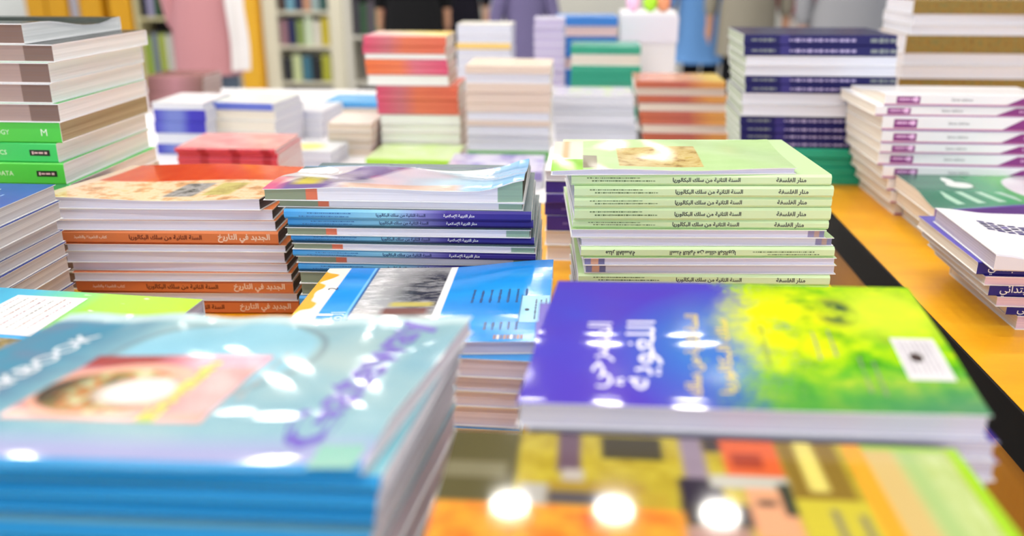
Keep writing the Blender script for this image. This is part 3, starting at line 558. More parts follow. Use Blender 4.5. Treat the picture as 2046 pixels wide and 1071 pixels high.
def f_physics(N):
    sky = N.ramp(N.noise(2.5, .6, 1.6, 3), [(.35, (16, 134, 222)), (.6, (34, 152, 232)), (.8, (90, 184, 240))])
    c = N.mix(N.step(N.v, .8, .3), sky, (24, 132, 224))
    n = N.noise(7, 1.2, 2.6, 6, .72); n2 = N.noise(3, 1, 1, 3)
    photo = N.ramp(n, [(.36, (30, 30, 36)), (.45, (92, 90, 84)), (.54, (176, 172, 170)), (.62, (232, 228, 230))])
    dark = N.ell(.50, .62, .16, .42, 1.0)
    photo = N.mix(N.mul(dark, N.step(n, .42, .25)), N.mix(.5, photo, (232, 230, 234)), (30, 32, 38))
    photo = N.mix(N.mul(N.rect(.36, .53, .40, .46, .03), .9), photo, (196, 180, 74))
    photo = N.mix(N.rect(.34, .52, .30, .38, .03), photo, (110, 58, 44))
    c = N.mix(N.rect(.225, .555, -.1, 1.1), c, photo)
    c = N.mix(N.rect(.545, .575, -.1, 1.1), c, (240, 240, 242))
    c = N.mix(N.rect(.205, .215, -.1, 1.1), c, (120, 190, 236)); c = N.mix(N.rect(.218, .226, -.1, 1.1), c, (60, 90, 140))
    c = N.mix(N.rect(-.1, .098, -.1, 1.1), c, (240, 236, 228))
    tri = N.step(N.math('ADD', N.mul(N.u, 3.2), N.noise(5, 1, 1, 1)), .62, .03)
    c = N.mix(N.mul(N.rect(-.1, .07, .05, .95), N.math('SUBTRACT', 1, tri)), c, (238, 176, 40))
    return c
def f_workbook(N):
    c = N.ramp(N.noise(2.4, 1.2, 1, 4, .5), [(.3, (130, 172, 190)), (.5, (150, 184, 194)), (.72, (176, 196, 196))])
    c = N.mix(N.math('SUBTRACT', 1, N.step(N.u, .23, .16)), c, (84, 142, 170))
    c = N.mix(N.mul(N.step(N.noise(9, 1, 1, 3), .55, .2), N.math('SUBTRACT', 1, N.step(N.u, .22, .1))), c, (104, 134, 160))
    ring = N.mul(N.ell(.5, .62, .24, .34, .03), N.math('SUBTRACT', 1, N.ell(.5, .62, .225, .315, .03)))
    c = N.mix(N.mul(ring, .5), c, (120, 130, 136))
    c = N.mix(N.mul(N.ell(.5, .64, .21, .30, .1), .5), c, (150, 214, 240))
    c = N.mix(N.mul(N.step(N.v, .93, .03), .8), c, (206, 228, 232))
    c = N.mix(N.math('SUBTRACT', 1, N.step(N.v, .11, .08)), c, (164, 166, 206))
    return c
def f_photo(N):
    n = N.noise(5, 1.5, 1, 4)
    c = N.ramp(n, [(.3, (180, 124, 126)), (.6, (202, 146, 146)), (.8, (186, 128, 130))])
    c = N.mix(N.step(N.v, .80, .05), c, (232, 150, 172))
    c = N.mix(N.mul(N.step(N.v, .80, .05), N.math('SUBTRACT', 1, N.step(N.u, .5, .3))), c, (150, 44, 42))
    c = N.mix(N.math('SUBTRACT', 1, N.step(N.v, .10, .06)), c, (222, 160, 146))
    c = N.mix(N.ell(.36, .44, .41, .42, .06), c, (226, 164, 142))
    view = N.ramp(N.noise(6, 1.4, 1, 4, .6), [(.3, (56, 48, 30)), (.42, (138, 130, 70)), (.5, (196, 104, 56)), (.56, (176, 180, 120)), (.7, (226, 220, 190))])
    view = N.mix(N.ell(.5, .42, .2, .2, .5), view, (232, 226, 224))
    view = N.mix(N.math('SUBTRACT', 1, N.step(N.u, .14, .16)), view, (58, 50, 36))
    return N.mix(N.ell(.34, .42, .34, .34, .08), c, view)
def f_cyan(N):
    c = N.ramp(N.u, [(.0, (54, 156, 214)), (.42, (70, 178, 214)), (.55, (110, 206, 160)), (.68, (160, 226, 70)), (1, (178, 226, 20))])
    c = N.mix(N.math('SUBTRACT', 1, N.step(N.v, .55, .05)), c, (70, 170, 230))
    return N.mix(N.mul(N.step(N.noise(7, 1, 1.4, 2), .62, .04), N.rect(.6, .85, .7, .97)), c, (240, 250, 225))
def f_mosaic(N):
    Y = (206, 186, 62)
    c = N.ramp(N.noise(14, 1.5, 1, 3), [(.3, (160, 138, 40)), (.6, (186, 168, 56)), (.8, (172, 160, 70))])
    R = lambda u0, u1, v0, v1, col, s=.012: N.mix(N.rect(u0, u1, v0, v1, s), c, col)
    c = R(-.1, .14, .62, 1.1, (90, 84, 54)); c = R(-.1, .12, .74, .82, (124, 118, 92)); c = R(.15, .21, .62, .72, (170, 166, 160))  # olive at the far left has the shadow there mixed into its colour
    c = R(.215, .26, .78, 1.1, (104, 82, 96)); c = R(.225, .265, .72, .8, (178, 168, 160)); c = R(.30, .42, .86, .985, (66, 60, 40))
    c = R(.20, .38, .62, .74, (160, 132, 50)); c = R(.2, .32, .63, .69, (86, 80, 84)); c = R(.36, .42, .56, .7, (176, 150, 50))
    c = R(.455, .50, .72, 1.1, (142, 126, 142)); c = R(.50, .55, .92, 1.1, (66, 58, 52)); c = R(.44, .52, .60, .78, (48, 40, 56)); c = R(.44, .57, .56, .66, (58, 52, 54))
    c = R(.535, .645, .8, 1.1, (214, 98, 54)); c = R(.55, .61, .84, .92, (160, 66, 46)); c = R(.50, .645, .74, .8, (186, 182, 172)); c = R(.56, .64, .52, .74, (222, 160, 122))
    c = R(.62, .645, .62, .77, (46, 58, 50)); c = R(.575, .61, .66, .69, (70, 64, 60)); c = R(.645, .76, .70, 1.1, (134, 108, 44)); c = R(.68, .715, .74, 1.05, (222, 206, 110))
    c = R(.645, .775, -.1, .7, (196, 182, 60)); c = R(.70, .712, .3, .66, (120, 116, 100)); c = R(.745, .757, .3, .64, (120, 116, 100))
    low = N.ramp(N.noise(8, 1.5, 1, 2), [(.35, (232, 112, 44)), (.55, (234, 160, 56)), (.7, (226, 90, 48))])
    c = N.mix(N.rect(-.1, .44, -.1, .62, .02), c, low); c = R(.44, .55, .3, .56, (168, 130, 120))
    c = R(.775, .815, -.1, 1.1, (230, 162, 50)); 
    panel = N.ramp(N.noise(22, 2.2, .5, 3), [(.35, (180, 196, 122)), (.65, (194, 208, 146))])
    panel = N.mix(N.math('SUBTRACT', 1, N.step(N.u, .875, .03)), panel, (206, 178, 116)); panel = N.mix(N.rect(.875, .91, -.1, 1.1, .03), panel, (164, 190, 122))
    panel = N.mix(N.step(N.v, .97, .03), panel, (150, 196, 62))
    c = N.mix(N.rect(.812, .972, -.1, 1.1, .006), c, panel)
    return N.mix(N.step(N.u, .974, .008), c, (160, 206, 48))
def f_history(N):
    c = N.ramp(N.noise(5, 1.5, .6, 3), [(.3, (206, 64, 26)), (.6, (214, 78, 34)), (.8, (226, 104, 48))])
    n = N.noise(6, 1.3, 1, 5, .65)
    low = N.ramp(n, [(.3, (150, 110, 90)), (.42, (222, 170, 120)), (.52, (240, 214, 180)), (.66, (236, 196, 150)), (.8, (206, 150, 96))])
    low = N.mix(N.rect(.52, .66, .1, .42, .02), low, N.ramp(n, [(.35, (90, 88, 84)), (.5, (176, 172, 172)), (.62, (120, 116, 104))]))
    low = N.mix(N.rect(.69, .82, .12, .42, .02), low, N.ramp(n, [(.35, (150, 132, 80)), (.55, (206, 192, 120))]))
    c = N.mix(N.math('SUBTRACT', 1, N.step(N.v, .5, .03)), c, low)
    return N.mix(N.math('SUBTRACT', 1, N.step(N.u, .05, .02)), c, (238, 214, 190))
def f_islamic(N):
    c = N.ramp(N.u, [(.0, (236, 228, 228)), (.3, (206, 196, 214)), (.5, (200, 206, 226)), (.7, (186, 214, 236)), (1, (120, 184, 236))])
    d = N.math('ADD', N.u, N.mul(N.v, -.25))
    c = N.mix(N.mul(N.step(d, .02, .02), N.math('SUBTRACT', 1, N.step(d, .24, .05))), c, (126, 104, 160))
    c = N.mix(N.rect(.1, .2, .1, .45, .05), c, (206, 190, 60)); c = N.mix(N.rect(-.1, .06, -.1, .4, .05), c, (220, 110, 150))
    return N.mix(N.rect(.3, .75, .0, .16, .05), c, (224, 190, 176))
def f_phil(N):
    c = N.ramp(N.noise(3, 1, 1, 3), [(.3, (190, 224, 158)), (.7, (206, 234, 174))])
    n = N.noise(9, 1.6, 1, 4, .6)
    pic = N.ramp(n, [(.32, (150, 112, 62)), (.45, (206, 178, 110)), (.6, (222, 200, 140)), (.75, (198, 170, 70))])
    c = N.mix(N.rect(.28, .63, .1, .72), c, pic)
    c = N.mix(N.rect(-.1, .13, .3, 1.1), c, (236, 226, 214)); c = N.mix(N.rect(-.1, .13, -.1, .3), c, (154, 214, 76))
    c = N.mix(N.rect(.04, .07, .35, 1.0, .02), c, (240, 180, 130))
    return N.mix(N.rect(.13, .19, .05, .45), c, (150, 140, 120))
def f_green(N):
    c = N.ramp(N.u, [(0, (34, 110, 84)), (.3, (40, 128, 92)), (.45, (50, 160, 96)), (.6, (92, 190, 90)), (1, (70, 170, 90))])
    c = N.mix(N.ell(.78, .5, .24, .5, .05), c, (236, 234, 240))
    c = N.mix(N.mul(N.step(N.math('FRACT', N.math('MULTIPLY_ADD', N.u, 9, N.mul(N.v, 2))), .62, .1), N.rect(.12, .5, .12, .4)), c, (170, 210, 186))
    c = N.mix(N.ell(.29, .62, .075, .1, .1), c, (244, 246, 244)); c = N.mix(N.ell(.26, .75, .03, .14, .1), c, (244, 246, 244))
    return N.mix(N.math('SUBTRACT', 1, N.step(N.v, .05, .02)), c, (60, 130, 112))
def f_white(N):
    c = N.ramp(N.noise(3, 1, 1, 2), [(.3, (238, 236, 242)), (.7, (246, 245, 248))])
    return c
def f_bluetop(N):
    c = N.ramp(N.noise(3, 1, 1, 2), [(.3, (40, 74, 164)), (.7, (50, 88, 178))])
    return c
A = lambda nm, fn, r=.2: art(nm, fn, r)

def place_up(cx, cy, z, s=1.0):
    """lettering whose lines run away from the aisle: letter tops point left"""
    return lambda a, b: (cx-b, cy+a, z)
def top_theatre(mb, L, D, T):
    z = T+.00025; YEL = ink((230, 200, 30))
    X = lambda u: (u-.5)*L
    Yv = lambda v: (v-.5)*D
    put_text(mb, 'المسرحي', ink((236, 232, 246)), .093, place_up(X(.165), Yv(.34), z), .0, .026)
    put_text(mb, 'اللغوية', ink((236, 232, 246)), .098, place_up(X(.262), Yv(.35), z), .0, .026)
    put_text(mb, 'للسنة الثانية من سلك', YEL, .118, place_up(X(.385), Yv(.37), z), .015, .0125)
    put_text(mb, 'سلك البكالوريا', YEL, .106, place_up(X(.46), Yv(.36), z), .012, .011)
    put_text(mb, 'كتاب التلميذ', ink((70, 96, 70)), .062, place_up(X(.555), Yv(.42), z), 0, .006)
    rnd = random.Random(2)
    for (u, v, n) in ((.68, .42, 7), (.72, .44, 9), (.8, .2, 5), (.77, .22, 4)):
        dashes(mb, ink((130, 130, 120)), Yv(v)-.02, Yv(v)+.02, X(u), .002, lambda a, b: (b, a, z), rnd, .003)
def sticker_theatre(mb, L, D, T):
    X = lambda u: (u-.5)*L; Yv = lambda v: (v-.5)*D; rnd = random.Random(2)
    mb.grid(X(.865), X(.97), Yv(.2), Yv(.49), T+.0003, 4, 4, ink((226, 222, 226)))
    for k in range(7): dashes(mb, ink((150, 140, 160)), Yv(.24), Yv(.46), X(.88+.012*k), .0012, lambda a, b: (b, a, T+.00045), rnd, .002)
    mb.add([(X(.905)+.0042*math.cos(k*math.pi/8), Yv(.345)+.006*math.sin(k*math.pi/8), T+.0006) for k in range(16)], [tuple(range(16))], ink((66, 50, 46)))
def top_physics(mb, L, D, T):
    z = T+.00025; X = lambda u: (u-.5)*L; Yv = lambda v: (v-.5)*D; rnd = random.Random(5)
    for k in range(7): dashes(mb, ink((16, 66, 130)), Yv(.44), Yv(.60), X(.685+.036*k), .0028, lambda a, b: (b, a, z), rnd, .0022)
    for k in range(5): dashes(mb, ink((20, 60, 120)), Yv(.13), Yv(.2), X(.76+.03*k), .0026, lambda a, b: (b, a, z), rnd, .002)
    mb.grid(X(.885), X(.998), Yv(.2), Yv(.52), z, 4, 4, ink((150, 204, 240)))
    mb.grid(X(.882), X(.887), Yv(.2), Yv(.53), z+.0001, 1, 4, ink((40, 110, 160)))
    for k in range(3): dashes(mb, ink((40, 66, 110)), Yv(.23), Yv(.47), X(.945+.02*k), .002, lambda a, b: (b, a, z+.0002), rnd, .002)
    mb.add([(X(.912)+.0022*math.cos(k*math.pi/6), Yv(.34)+.0028*math.sin(k*math.pi/6), z+.0003) for k in range(12)], [tuple(range(12))], ink((30, 40, 60)))
    for (u, v, w, c) in ((.10, .3, .10, (240, 240, 240)), (.11, .22, .09, (240, 240, 240)), (.115, .16, .07, (70, 160, 190)), (.095, .24, .05, (236, 220, 120))):
        mb.grid(X(u)-.012, X(u)+w*L*.6, Yv(v)-.002, Yv(v)+.002, z, 3, 1, ink(c))
    put_text(mb, '2', ink((60, 44, 70)), .006, place_up(X(.085), Yv(.66), z))
    put_text(mb, 'الفيزياء', ink((190, 226, 246)), .05, place_up(X(.185), Yv(.2), z), .01)
    for k in range(9):
        mb.grid(X(.80)+.003*k, X(.80)+.003*k+.0022, Yv(.03), Yv(.075), z, 1, 1, ink([(120, 60, 60), (226, 206, 190), (60, 50, 110), (160, 110, 80)][k % 4]))
def top_workbook(mb, L, D, T):
    z = T+.00025; X = lambda u: (u-.5)*L; Yv = lambda v: (v-.5)*D
    mb.grid(X(.25), X(.64), Yv(.19), Yv(.62), z, 10, 8, A('arch_print', f_photo))
    put_text(mb, 'WORKBOOK', ink((236, 236, 240)), .128, place_up(X(.145), Yv(.46), z), .01, .0135)
    put_text(mb, 'Gateway', ink((80, 56, 170)), .165, place_up(X(.875), Yv(.53), z), .03, .036)
    put_text(mb, 'English', ink((190, 200, 40)), .07, place_up(X(.535), Yv(.38), z+.0002), .04, .012)
    rnd = random.Random(6)
    dashes(mb, ink((150, 156, 160)), Yv(.32), Yv(.62), X(.665), .004, lambda a, b: (b, a, z), rnd, .006)
    mb.grid(X(.9), X(.985), Yv(.0), Yv(.1), z, 3, 3, ink((120, 176, 160)))
def top_cyan(mb, L, D, T):
    z = T+.00025; rnd = random.Random(9)
    mb.grid(-.06, .042, -.058, -.012, z, 2, 2, art('thumb_print', lambda N: N.ramp(N.noise(6, 2, 1, 4), [(.35, (96, 84, 48)), (.55, (156, 132, 66)), (.7, (120, 150, 190))]), .3))
    mb.grid(-L/2, L/2, -D/2, -D/2+.006, z+.0002, 1, 1, ink((186, 214, 60)))
def sticker_cyan(mb, L, D, T):
    z = T+.0004; rnd = random.Random(9)
    cx, cy = .115-L/2, .0
    P = [(cx, cy-.005), (cx+.079, cy-.005), (cx+.075, cy+.086), (cx+.002, cy+.084)]
    mb.add([(x, y, z) for x, y in P], [(0, 1, 2, 3)], ink((240, 238, 242)))
    for k in range(7): dashes(mb, ink([(150, 84, 100), (110, 110, 100), (150, 90, 70)][k % 3]), cy+.004, cy+.076, cx+.008+.0095*k, .0016, lambda a, b: (b, a, z+.0002), rnd, .003)
def top_leftblue(mb, L, D, T):
    put_text(mb, 'énergie', ink((226, 236, 250)), .095, place_up(L/2-.052, .005, T+.00025), .01, .018)
    dashes(mb, ink((150, 180, 230)), -.06, .03, L/2-.03, .004, lambda a, b: (b, a, T+.00025), random.Random(3), .006)
def top_mosaic(mb, L, D, T):
    z = T+.00025; X = lambda u: (u-.5)*L; Yv = lambda v: (v-.5)*D; rnd = random.Random(4)
    for k in range(4): dashes(mb, ink((226, 222, 212)), X(.16), X(.42), Yv(.36-.07*k), .006, lambda a, b: (a, b, z), rnd, .012)
def top_white(mb, L, D, T):
    rnd = random.Random(11); z = T+.00025
    for i in range(7):
        for j in range(4):
            if rnd.random() < .72:
                x, y = -L/2+.035+.011*i, .045-.011*j-.004*i
                mb.grid(x, x+.009, y, y+.006+.003*rnd.random(), z, 1, 1, ink(rnd.choice([(40, 36, 110), (30, 30, 80), (96, 84, 160), (60, 54, 120)])))
    dashes(mb, ink((70, 70, 90)), -L/2+.11, -L/2+.2, .05, .0016, lambda a, b: (a, b, z), rnd, .004)
def top_green(mb, L, D, T):
    P = []
    x0, y0 = L*.2, .05
    for k in range(13): P.append((x0+.006*k*.9, y0-.0095*k*.8+.02*math.sin(k*.2)))
    v = [(x-.0016, y, T+.0003) for x, y in P]+[(x+.0016, y, T+.0003) for x, y in P]; n = len(P)
    mb.add(v, [(k, k+n, k+n+1, k+1) for k in range(n-1)], ink((200, 50, 56)))

def sm(x): x = np.clip(x, 0, 1); return x*x*(3-2*x)
HERO = {
    'theatre': dict(mf=A('front_theatre', f_theatre, .06), far=True, top=top_theatre, extras=(('sticker', sticker_theatre),), n=40, skew=.114, dT=.0035, label='purple and lime textbook with white Arabic title lying before the pale green stack',
                    bend=lambda x, y: -.0045*sm((-.0-y)/.1)+.0003*np.sin(x*30+y*20)),
    'physics': dict(mf=A('front_physics', f_physics, .14), far=True, top=top_physics, n=24, D=.19, rz=6.0, skew=.10, label='bright blue textbook with photograph band topmost before the purple-spined blue stack',
                    bend=lambda x, y: .008*sm((x-.0)/.12)*sm((y+.02)/.1)-.004*sm((-y-.03)/.06)),
    'workbook': dict(mf=A('front_workbook', f_workbook, .07), top=top_workbook, n=32, rz=3.0, skew=.23, dx=.007, dT=.003, label='pale blue workbook with arch picture topmost in the nearest stack',
                     bend=lambda x, y: -.006*sm((-y-.045)/.045)+.0012*np.sin(x*95+1)*sm((y-.03)/.06)+.0008*np.sin(x*30+y*45)-.002*sm((y-.03)/.06)),
    'history': dict(mf=A('front_history', f_history, .12), far=True, n=16, rz=2.5, skew=.176, label='orange-red covered textbook topmost on the orange-spined stack',
                    bend=lambda x, y: .002*np.sin(x*22+y*20)),
    'islamic': dict(mf=A('front_islamic', f_islamic, .1), far=True, n=24, D=.17, L=.285, label='textbook with pale purple cover and curled corner topmost on the blue-purple stack',
                    bend=lambda x, y: .012*sm((x-.085)/.06)**1.5-.014*sm((y+.08)/.16)+.0015*np.sin(x*30+y*40)),
    'philosophy': dict(mf=A('front_phil', f_phil, .12), far=True, n=20, D=.16, L=.255, rz=6.0, skew=.1, label='pale green textbook with tan picture on cover topmost on its stack',
                       bend=lambda x, y: .0012*np.sin(x*35+y*30)),
    'greencover': dict(mf=A('front_green', f_green, .2), top=top_green, n=16, label='green covered book with white oval lying on the right table',
                       bend=lambda x, y: -.01*sm((-y)/.09)*sm((.02-x)/.15)),
    'german': dict(n=12, D=.205, bend=lambda x, y: -.013*sm((y+.09)/.17), label='white book with purple label topmost on the white and purple stack'),
    'dictionary': dict(n=12, bend=lambda x, y: -.012*sm((y+.08)/.12)+.006*sm((y-.06)/.05), label='thick dark-covered book topmost on the thick green book tower'),
    'orangepink': dict(mf=art('front_pinkyellow', lambda N: N.ramp(N.math('MULTIPLY_ADD', N.v, .5, N.mul(N.u, .7)), [(.1, (232, 150, 170)), (.5, (240, 206, 190)), (.8, (244, 224, 140)), (1, (232, 190, 60))]), .25)),
    'rust': dict(mf=art('front_rust', lambda N: N.ramp(N.u, [(0, (202, 112, 84)), (.6, (222, 150, 90)), (.85, (232, 196, 80)), (1, (232, 200, 90))]), .15)),
    'sun': dict(mf=art('front_sun', lambda N: N.mix(N.ell(.45, .45, .3, .3, .4), (214, 218, 226), (240, 220, 130)), .25)),
    'grey': dict(mf=art('front_grey', lambda N: N.ramp(N.noise(5, 1, 1, 2), [(.3, (190, 196, 206)), (.5, (206, 196, 222)), (.62, (196, 216, 150)), (.8, (216, 220, 226))]), .25)),
    'red': dict(mf=art('front_red', lambda N: N.ramp(N.noise(3, 1, 1, 2), [(.3, (230, 136, 142)), (.7, (236, 186, 182))]), .22)),
    'palegrey': dict(mf=art('front_palegrey', lambda N: N.ramp(N.noise(4, 1, 1, 2), [(.3, (206, 204, 222)), (.7, (224, 224, 226))]), .3)),
    'lime': dict(mf=art('front_lime', lambda N: N.ramp(N.noise(4, 1, 1, 2), [(.3, (196, 226, 140)), (.7, (216, 232, 196))]), .3)),
    'lavender': dict(mf=art('front_lavender', lambda N: N.ramp(N.noise(4, 1, 1, 2), [(.35, (150, 142, 206)), (.5, (206, 200, 230)), (.7, (226, 226, 240))]), .12)),
}
GROUPS = {}
for name, front, yaw, L, D, rows in STACKS:
    if name == 'theatre': front = (front[0]+.009, front[1])
    st = ST[name]; rnd = random.Random(name); a0 = math.radians(yaw)
    t = (math.cos(a0), math.sin(a0)); nrm = (-t[1], t[0])
    for i, (code, s, z0, z1) in enumerate(rows):
        far = code == 'F'
        by = st['by'].get(i, {})
        T = z1-z0-.00025
        h = HERO.get(name, {}) if i == 0 else {}
        l, d = h.get('L', L), h.get('D', D)
        T += h.get('dT', 0.0)
        dd = d/2; s += h.get('dx', .010 if name == 'workbook' else 0.0)
        loc = (front[0]+t[0]*s+nrm[0]*dd, front[1]+t[1]*s+nrm[1]*dd, z0)
        if not h.get('n'):
            j = rnd.uniform(-.0035, .0035)*(1.3 if name == 'workbook' else 1); loc = (loc[0]+nrm[0]*j, loc[1]+nrm[1]*j, loc[2])
        rz = a0+math.radians(rnd.uniform(-.9, .9))
        if 'rz' in h: rz = math.radians(h['rz'])
        elif h.get('n'): rz = a0
        spine, fr, bk = st['spine'], st['front'], st['front']
        if code == 'R' and name == 'orangepink': spine = pink_r
        if code == 'M': spine = fr = bk = MOSS
        if code == 'T': spine = fr = bk = TEAL
        spine = by.get('spine', spine); fr = by.get('front', fr)
        deco = by.get('deco', st['deco'])
        if name == 'dictionary' and 'deco' not in by: deco = None
        if code == 'R' and name == 'philosophy': deco = spine_text(phil_text, True)
        if far or code in 'MT': deco = None
        label = h.get('label') or '%s, %s %s' % (st['look'][code], ORD[i] if i < len(rows)-1 or len(rows) < 3 else 'lowest', st['phrase'])
        book(st['item'], loc, rz, l, d, T, h.get('mf', fr), spine, bk, label, st['cat'], 'books ' + st['phrase'],
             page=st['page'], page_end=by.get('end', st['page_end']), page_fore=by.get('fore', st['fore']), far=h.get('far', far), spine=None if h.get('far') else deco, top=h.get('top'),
             bend=h.get('bend'), skew=h.get('skew', .12 if name == 'workbook' else 0.0), n=h.get('n', 1), th=st['th'], rad=.0046 if name == 'workbook' else .0026 if name in ('philosophy', 'islamic', 'history') else .0014, extras=h.get('extras', ()))

# ---- piles built on their own: the mosaic-covered book, the cyan pile, the blue pile at the left edge, the white cover on the right pile
def pile(item, x, y, rz, L, D, zs, mf, ms, phrase, look, group, top=None, hero=None, label0=None, page=None, page_end=None, far=False, cat='book', jit=.003, bend=None, n=1, extras=()):
    rnd = random.Random(phrase)
    for i in range(len(zs)-1):
        z1, z0 = zs[i], zs[i+1]
        book(item, (x+rnd.uniform(-jit, jit), y+rnd.uniform(-jit, jit), z0), math.radians(rz+rnd.uniform(-.6, .6)), L, D, z1-z0-.00025, hero if i == 0 and hero else mf, ms, mf,
             label0 if i == 0 and label0 else '%s, %s %s' % (look, ORD[i], phrase), cat, group, page=page, page_end=page_end, far=far, top=top if i == 0 else None,
             bend=bend if i == 0 else None, n=n if i == 0 else 1, extras=extras if i == 0 else ())
pile('textbook', .070, .364, 0, .285, .196, [.1585, .135, .115, .093, .07, .047, .024, 0], cover((200, 180, 80)), cover((60, 50, 60)), 'in the pile under the mosaic cover', 'textbook beneath', 'books under the mosaic cover',
     top_mosaic, A('front_mosaic', f_mosaic, .06), 'textbook with yellow, black and orange mosaic cover before the purple one', n=4, far=True)
pile('textbook', -.516, .682, -4, .30, .205, [.11, .092, .074, .056, .038, .019, 0], cover((90, 180, 220)), cover((70, 160, 210)), 'in the cyan pile behind the workbooks', 'cyan textbook', 'books in the cyan pile',
     top_cyan, A('front_cyan', f_cyan, .2), 'cyan and lime textbook with white label behind the workbook stack', page_end=paper_stack((222, 214, 232), (190, 184, 200)), n=4, far=True, extras=(('sticker', sticker_cyan),))
pile('textbook', -.71, .872, 0, .22, .155, [.175, .156, .135, .121, .107, .092, .074, .055, .036, .018, 0], cover((44, 60, 150)), cover((40, 70, 160)), 'in the pile at the left edge', 'blue covered book', 'books in the pile at the left edge',
     top_leftblue, A('front_bluetop', f_bluetop, .3), 'blue covered book with white lettering topmost in the pile at the left edge', page=paper_stack((224, 220, 220), (196, 190, 192)))
wb_top = [r for r in STACKS if r[0] == 'whiteblue'][0][5][0][3]
pile('textbook', .598, 1.092, -1, .26, .2, [wb_top+.014, wb_top], cover((240, 239, 244)), cover((220, 216, 226)), '', '', 'books in the front pile on the right table', top_white, A('front_white', f_white, .3),
     'white covered book with navy block lettering on the right front pile', page=paper_stack((206, 200, 214), (176, 168, 186)), n=14,
     bend=lambda x, y: -.006*sm((-y-.02)/.08)*sm((x+.13)/.1)+.006*sm((-x-.06)/.07))

# ------------------------------------------------------------------ bookcases against the far side
def bookcase(x0, x1, y, z0, z1, shelves, colour, label, depth=.3, sides=.04, back=None):
    t = empty('bookcase', ((x0+x1)/2, y, -.75)); tag(t, label, 'bookcase')
    w = x1-x0; m = plain(colour, .5, .3)
    for sx in (-1, 1):
        mb = MB(); mb.box((sx*(w/2-sides/2), 0, (z1-z0)/2), (sides, depth, z1-z0), m); mb.build('side_panel', t)
    mb = MB(); mb.box((0, depth/2-.01, (z1-z0)/2), (w-2*sides, .02, z1-z0), plain(back or colour, .6, .2)); mb.build('back_panel', t)
    for zs in shelves:
        mb = MB(); mb.box((0, -.01, zs-z0), (w-2*sides-.002, depth-.02, .025), m); mb.build('shelf', t)
    return t
def shelf_books(x0, x1, y, z, hmax, cols, phrase, rnd, group):
    x = x0; k = 0; nth = ['first', 'second', 'third', 'fourth', 'fifth', 'sixth', 'seventh', 'eighth', 'ninth', 'tenth', 'eleventh', 'twelfth']
    while k < len(cols):
        col, cname = cols[k]
        w = (x1-x0)/len(cols)*.94; h = hmax*rnd.uniform(.82, .97)
        r = empty('upright_book', (x+w/2, y, z), 0)
        tag(r, '%s book standing upright, %s from left %s' % (cname, nth[k], phrase), 'book', group)
        mb = MB(); mb.box((-w/2+.002, 0, h/2), (.004, .19, h), cover(col)); mb.box((w/2-.002, 0, h/2), (.004, .19, h), cover(col)); mb.box((0, -.093, h/2), (w, .004, h), cover(col)); mb.build('cover', r)
        mb = MB(); mb.box((0, 0, h/2), (w-.009, .18, h-.01), PAPER); mb.build('pages', r)
        x += (x1-x0)/len(cols); k += 1
rb = random.Random(12)
YEL = (218, 158, 20)
# @ two bookcases with yellow end boards at the far left
XS = lambda px, D: (px-1023)*D/1780*math.cos(YAW)-math.sin(YAW)*D*math.cos(PITCH)   # rough aisle position for a given depth
BY = 8.2
bookcase(XS(38, 8.1), XS(122, 8.1), BY, -.75, 1.6, [], YEL, 'yellow boarded bookcase back at far left above the thick green tower', .3, .18, YEL)
bookcase(XS(150, 8.1), XS(255, 8.1), BY, -.75, 1.6, [], YEL, 'yellow boarded bookcase back beside a grey post', .3, .2, YEL)
mb = MB(); mb.box((XS(137, 8.1), BY-.1, .3), (.07, .07, 2.1), plain((176, 172, 182), .4)); tag(mb.build('partition_post'), 'grey upright post between the two yellow bookcase backs', 'post')
bx0, bx1 = XS(262, 8.1), XS(368, 8.1)
bookcase(bx0, bx1, BY, -.75, 1.6, [-.62, -.1, .36, .8, 1.2], (206, 196, 150), 'pale bookcase behind the person in pink', .3, .03, (40, 34, 30))
D4 = [((30, 26, 32), 'black'), ((150, 144, 176), 'grey-violet'), ((40, 74, 36), 'dark green'), ((20, 20, 24), 'black'), ((120, 100, 130), 'mauve'), ((70, 110, 150), 'steel blue')]
D5 = [((150, 176, 60), 'lime'), ((120, 130, 140), 'grey'), ((168, 180, 70), 'olive'), ((200, 200, 190), 'ivory'), ((110, 120, 60), 'moss'), ((180, 190, 80), 'lime')]
shelf_books(bx0+.04, bx1-.04, BY-.02, -.085, .4, D4, 'on the upper shelf behind the pink figure', rb, 'books on the upper shelf left')
shelf_books(bx0+.04, bx1-.04, BY-.02, -.605, .4, D5, 'on the lower shelf behind the pink figure', rb, 'books on the lower shelf left')
mb = MB(); mb.box((XS(497, 8.1), BY-.05, .4), (.2, .3, 2.3), plain(YEL, .45)); mb.box((XS(497, 8.1), BY-.21, .4), (.17, .02, 2.26), plain((226, 170, 30), .4)); tag(mb.build('bookcase_end_board'), 'tall yellow end board behind the person in pink', 'board')
cx0, cx1 = XS(522, 8.1), XS(684, 8.1)
bookcase(cx0, cx1, BY, -.75, 1.6, [-.66, -.34, -.04, .27, .6, .95, 1.3], (214, 208, 186), 'beige bookcase with two rows of coloured books', .3, .13, (196, 190, 166))
C1 = [((70, 50, 40), 'brown'), ((110, 160, 180), 'light blue'), ((40, 50, 80), 'navy'), ((190, 140, 110), 'tan'), ((150, 170, 170), 'grey'), ((40, 80, 74), 'dark teal')]
C2 = [((150, 110, 120), 'mauve'), ((30, 34, 80), 'navy'), ((130, 150, 80), 'olive'), ((206, 220, 190), 'pale green'), ((220, 214, 200), 'cream'), ((200, 180, 40), 'yellow')]
C3 = [((40, 40, 44), 'black'), ((190, 200, 150), 'pale lime'), ((60, 110, 130), 'teal'), ((30, 30, 34), 'black'), ((170, 170, 50), 'olive yellow')]
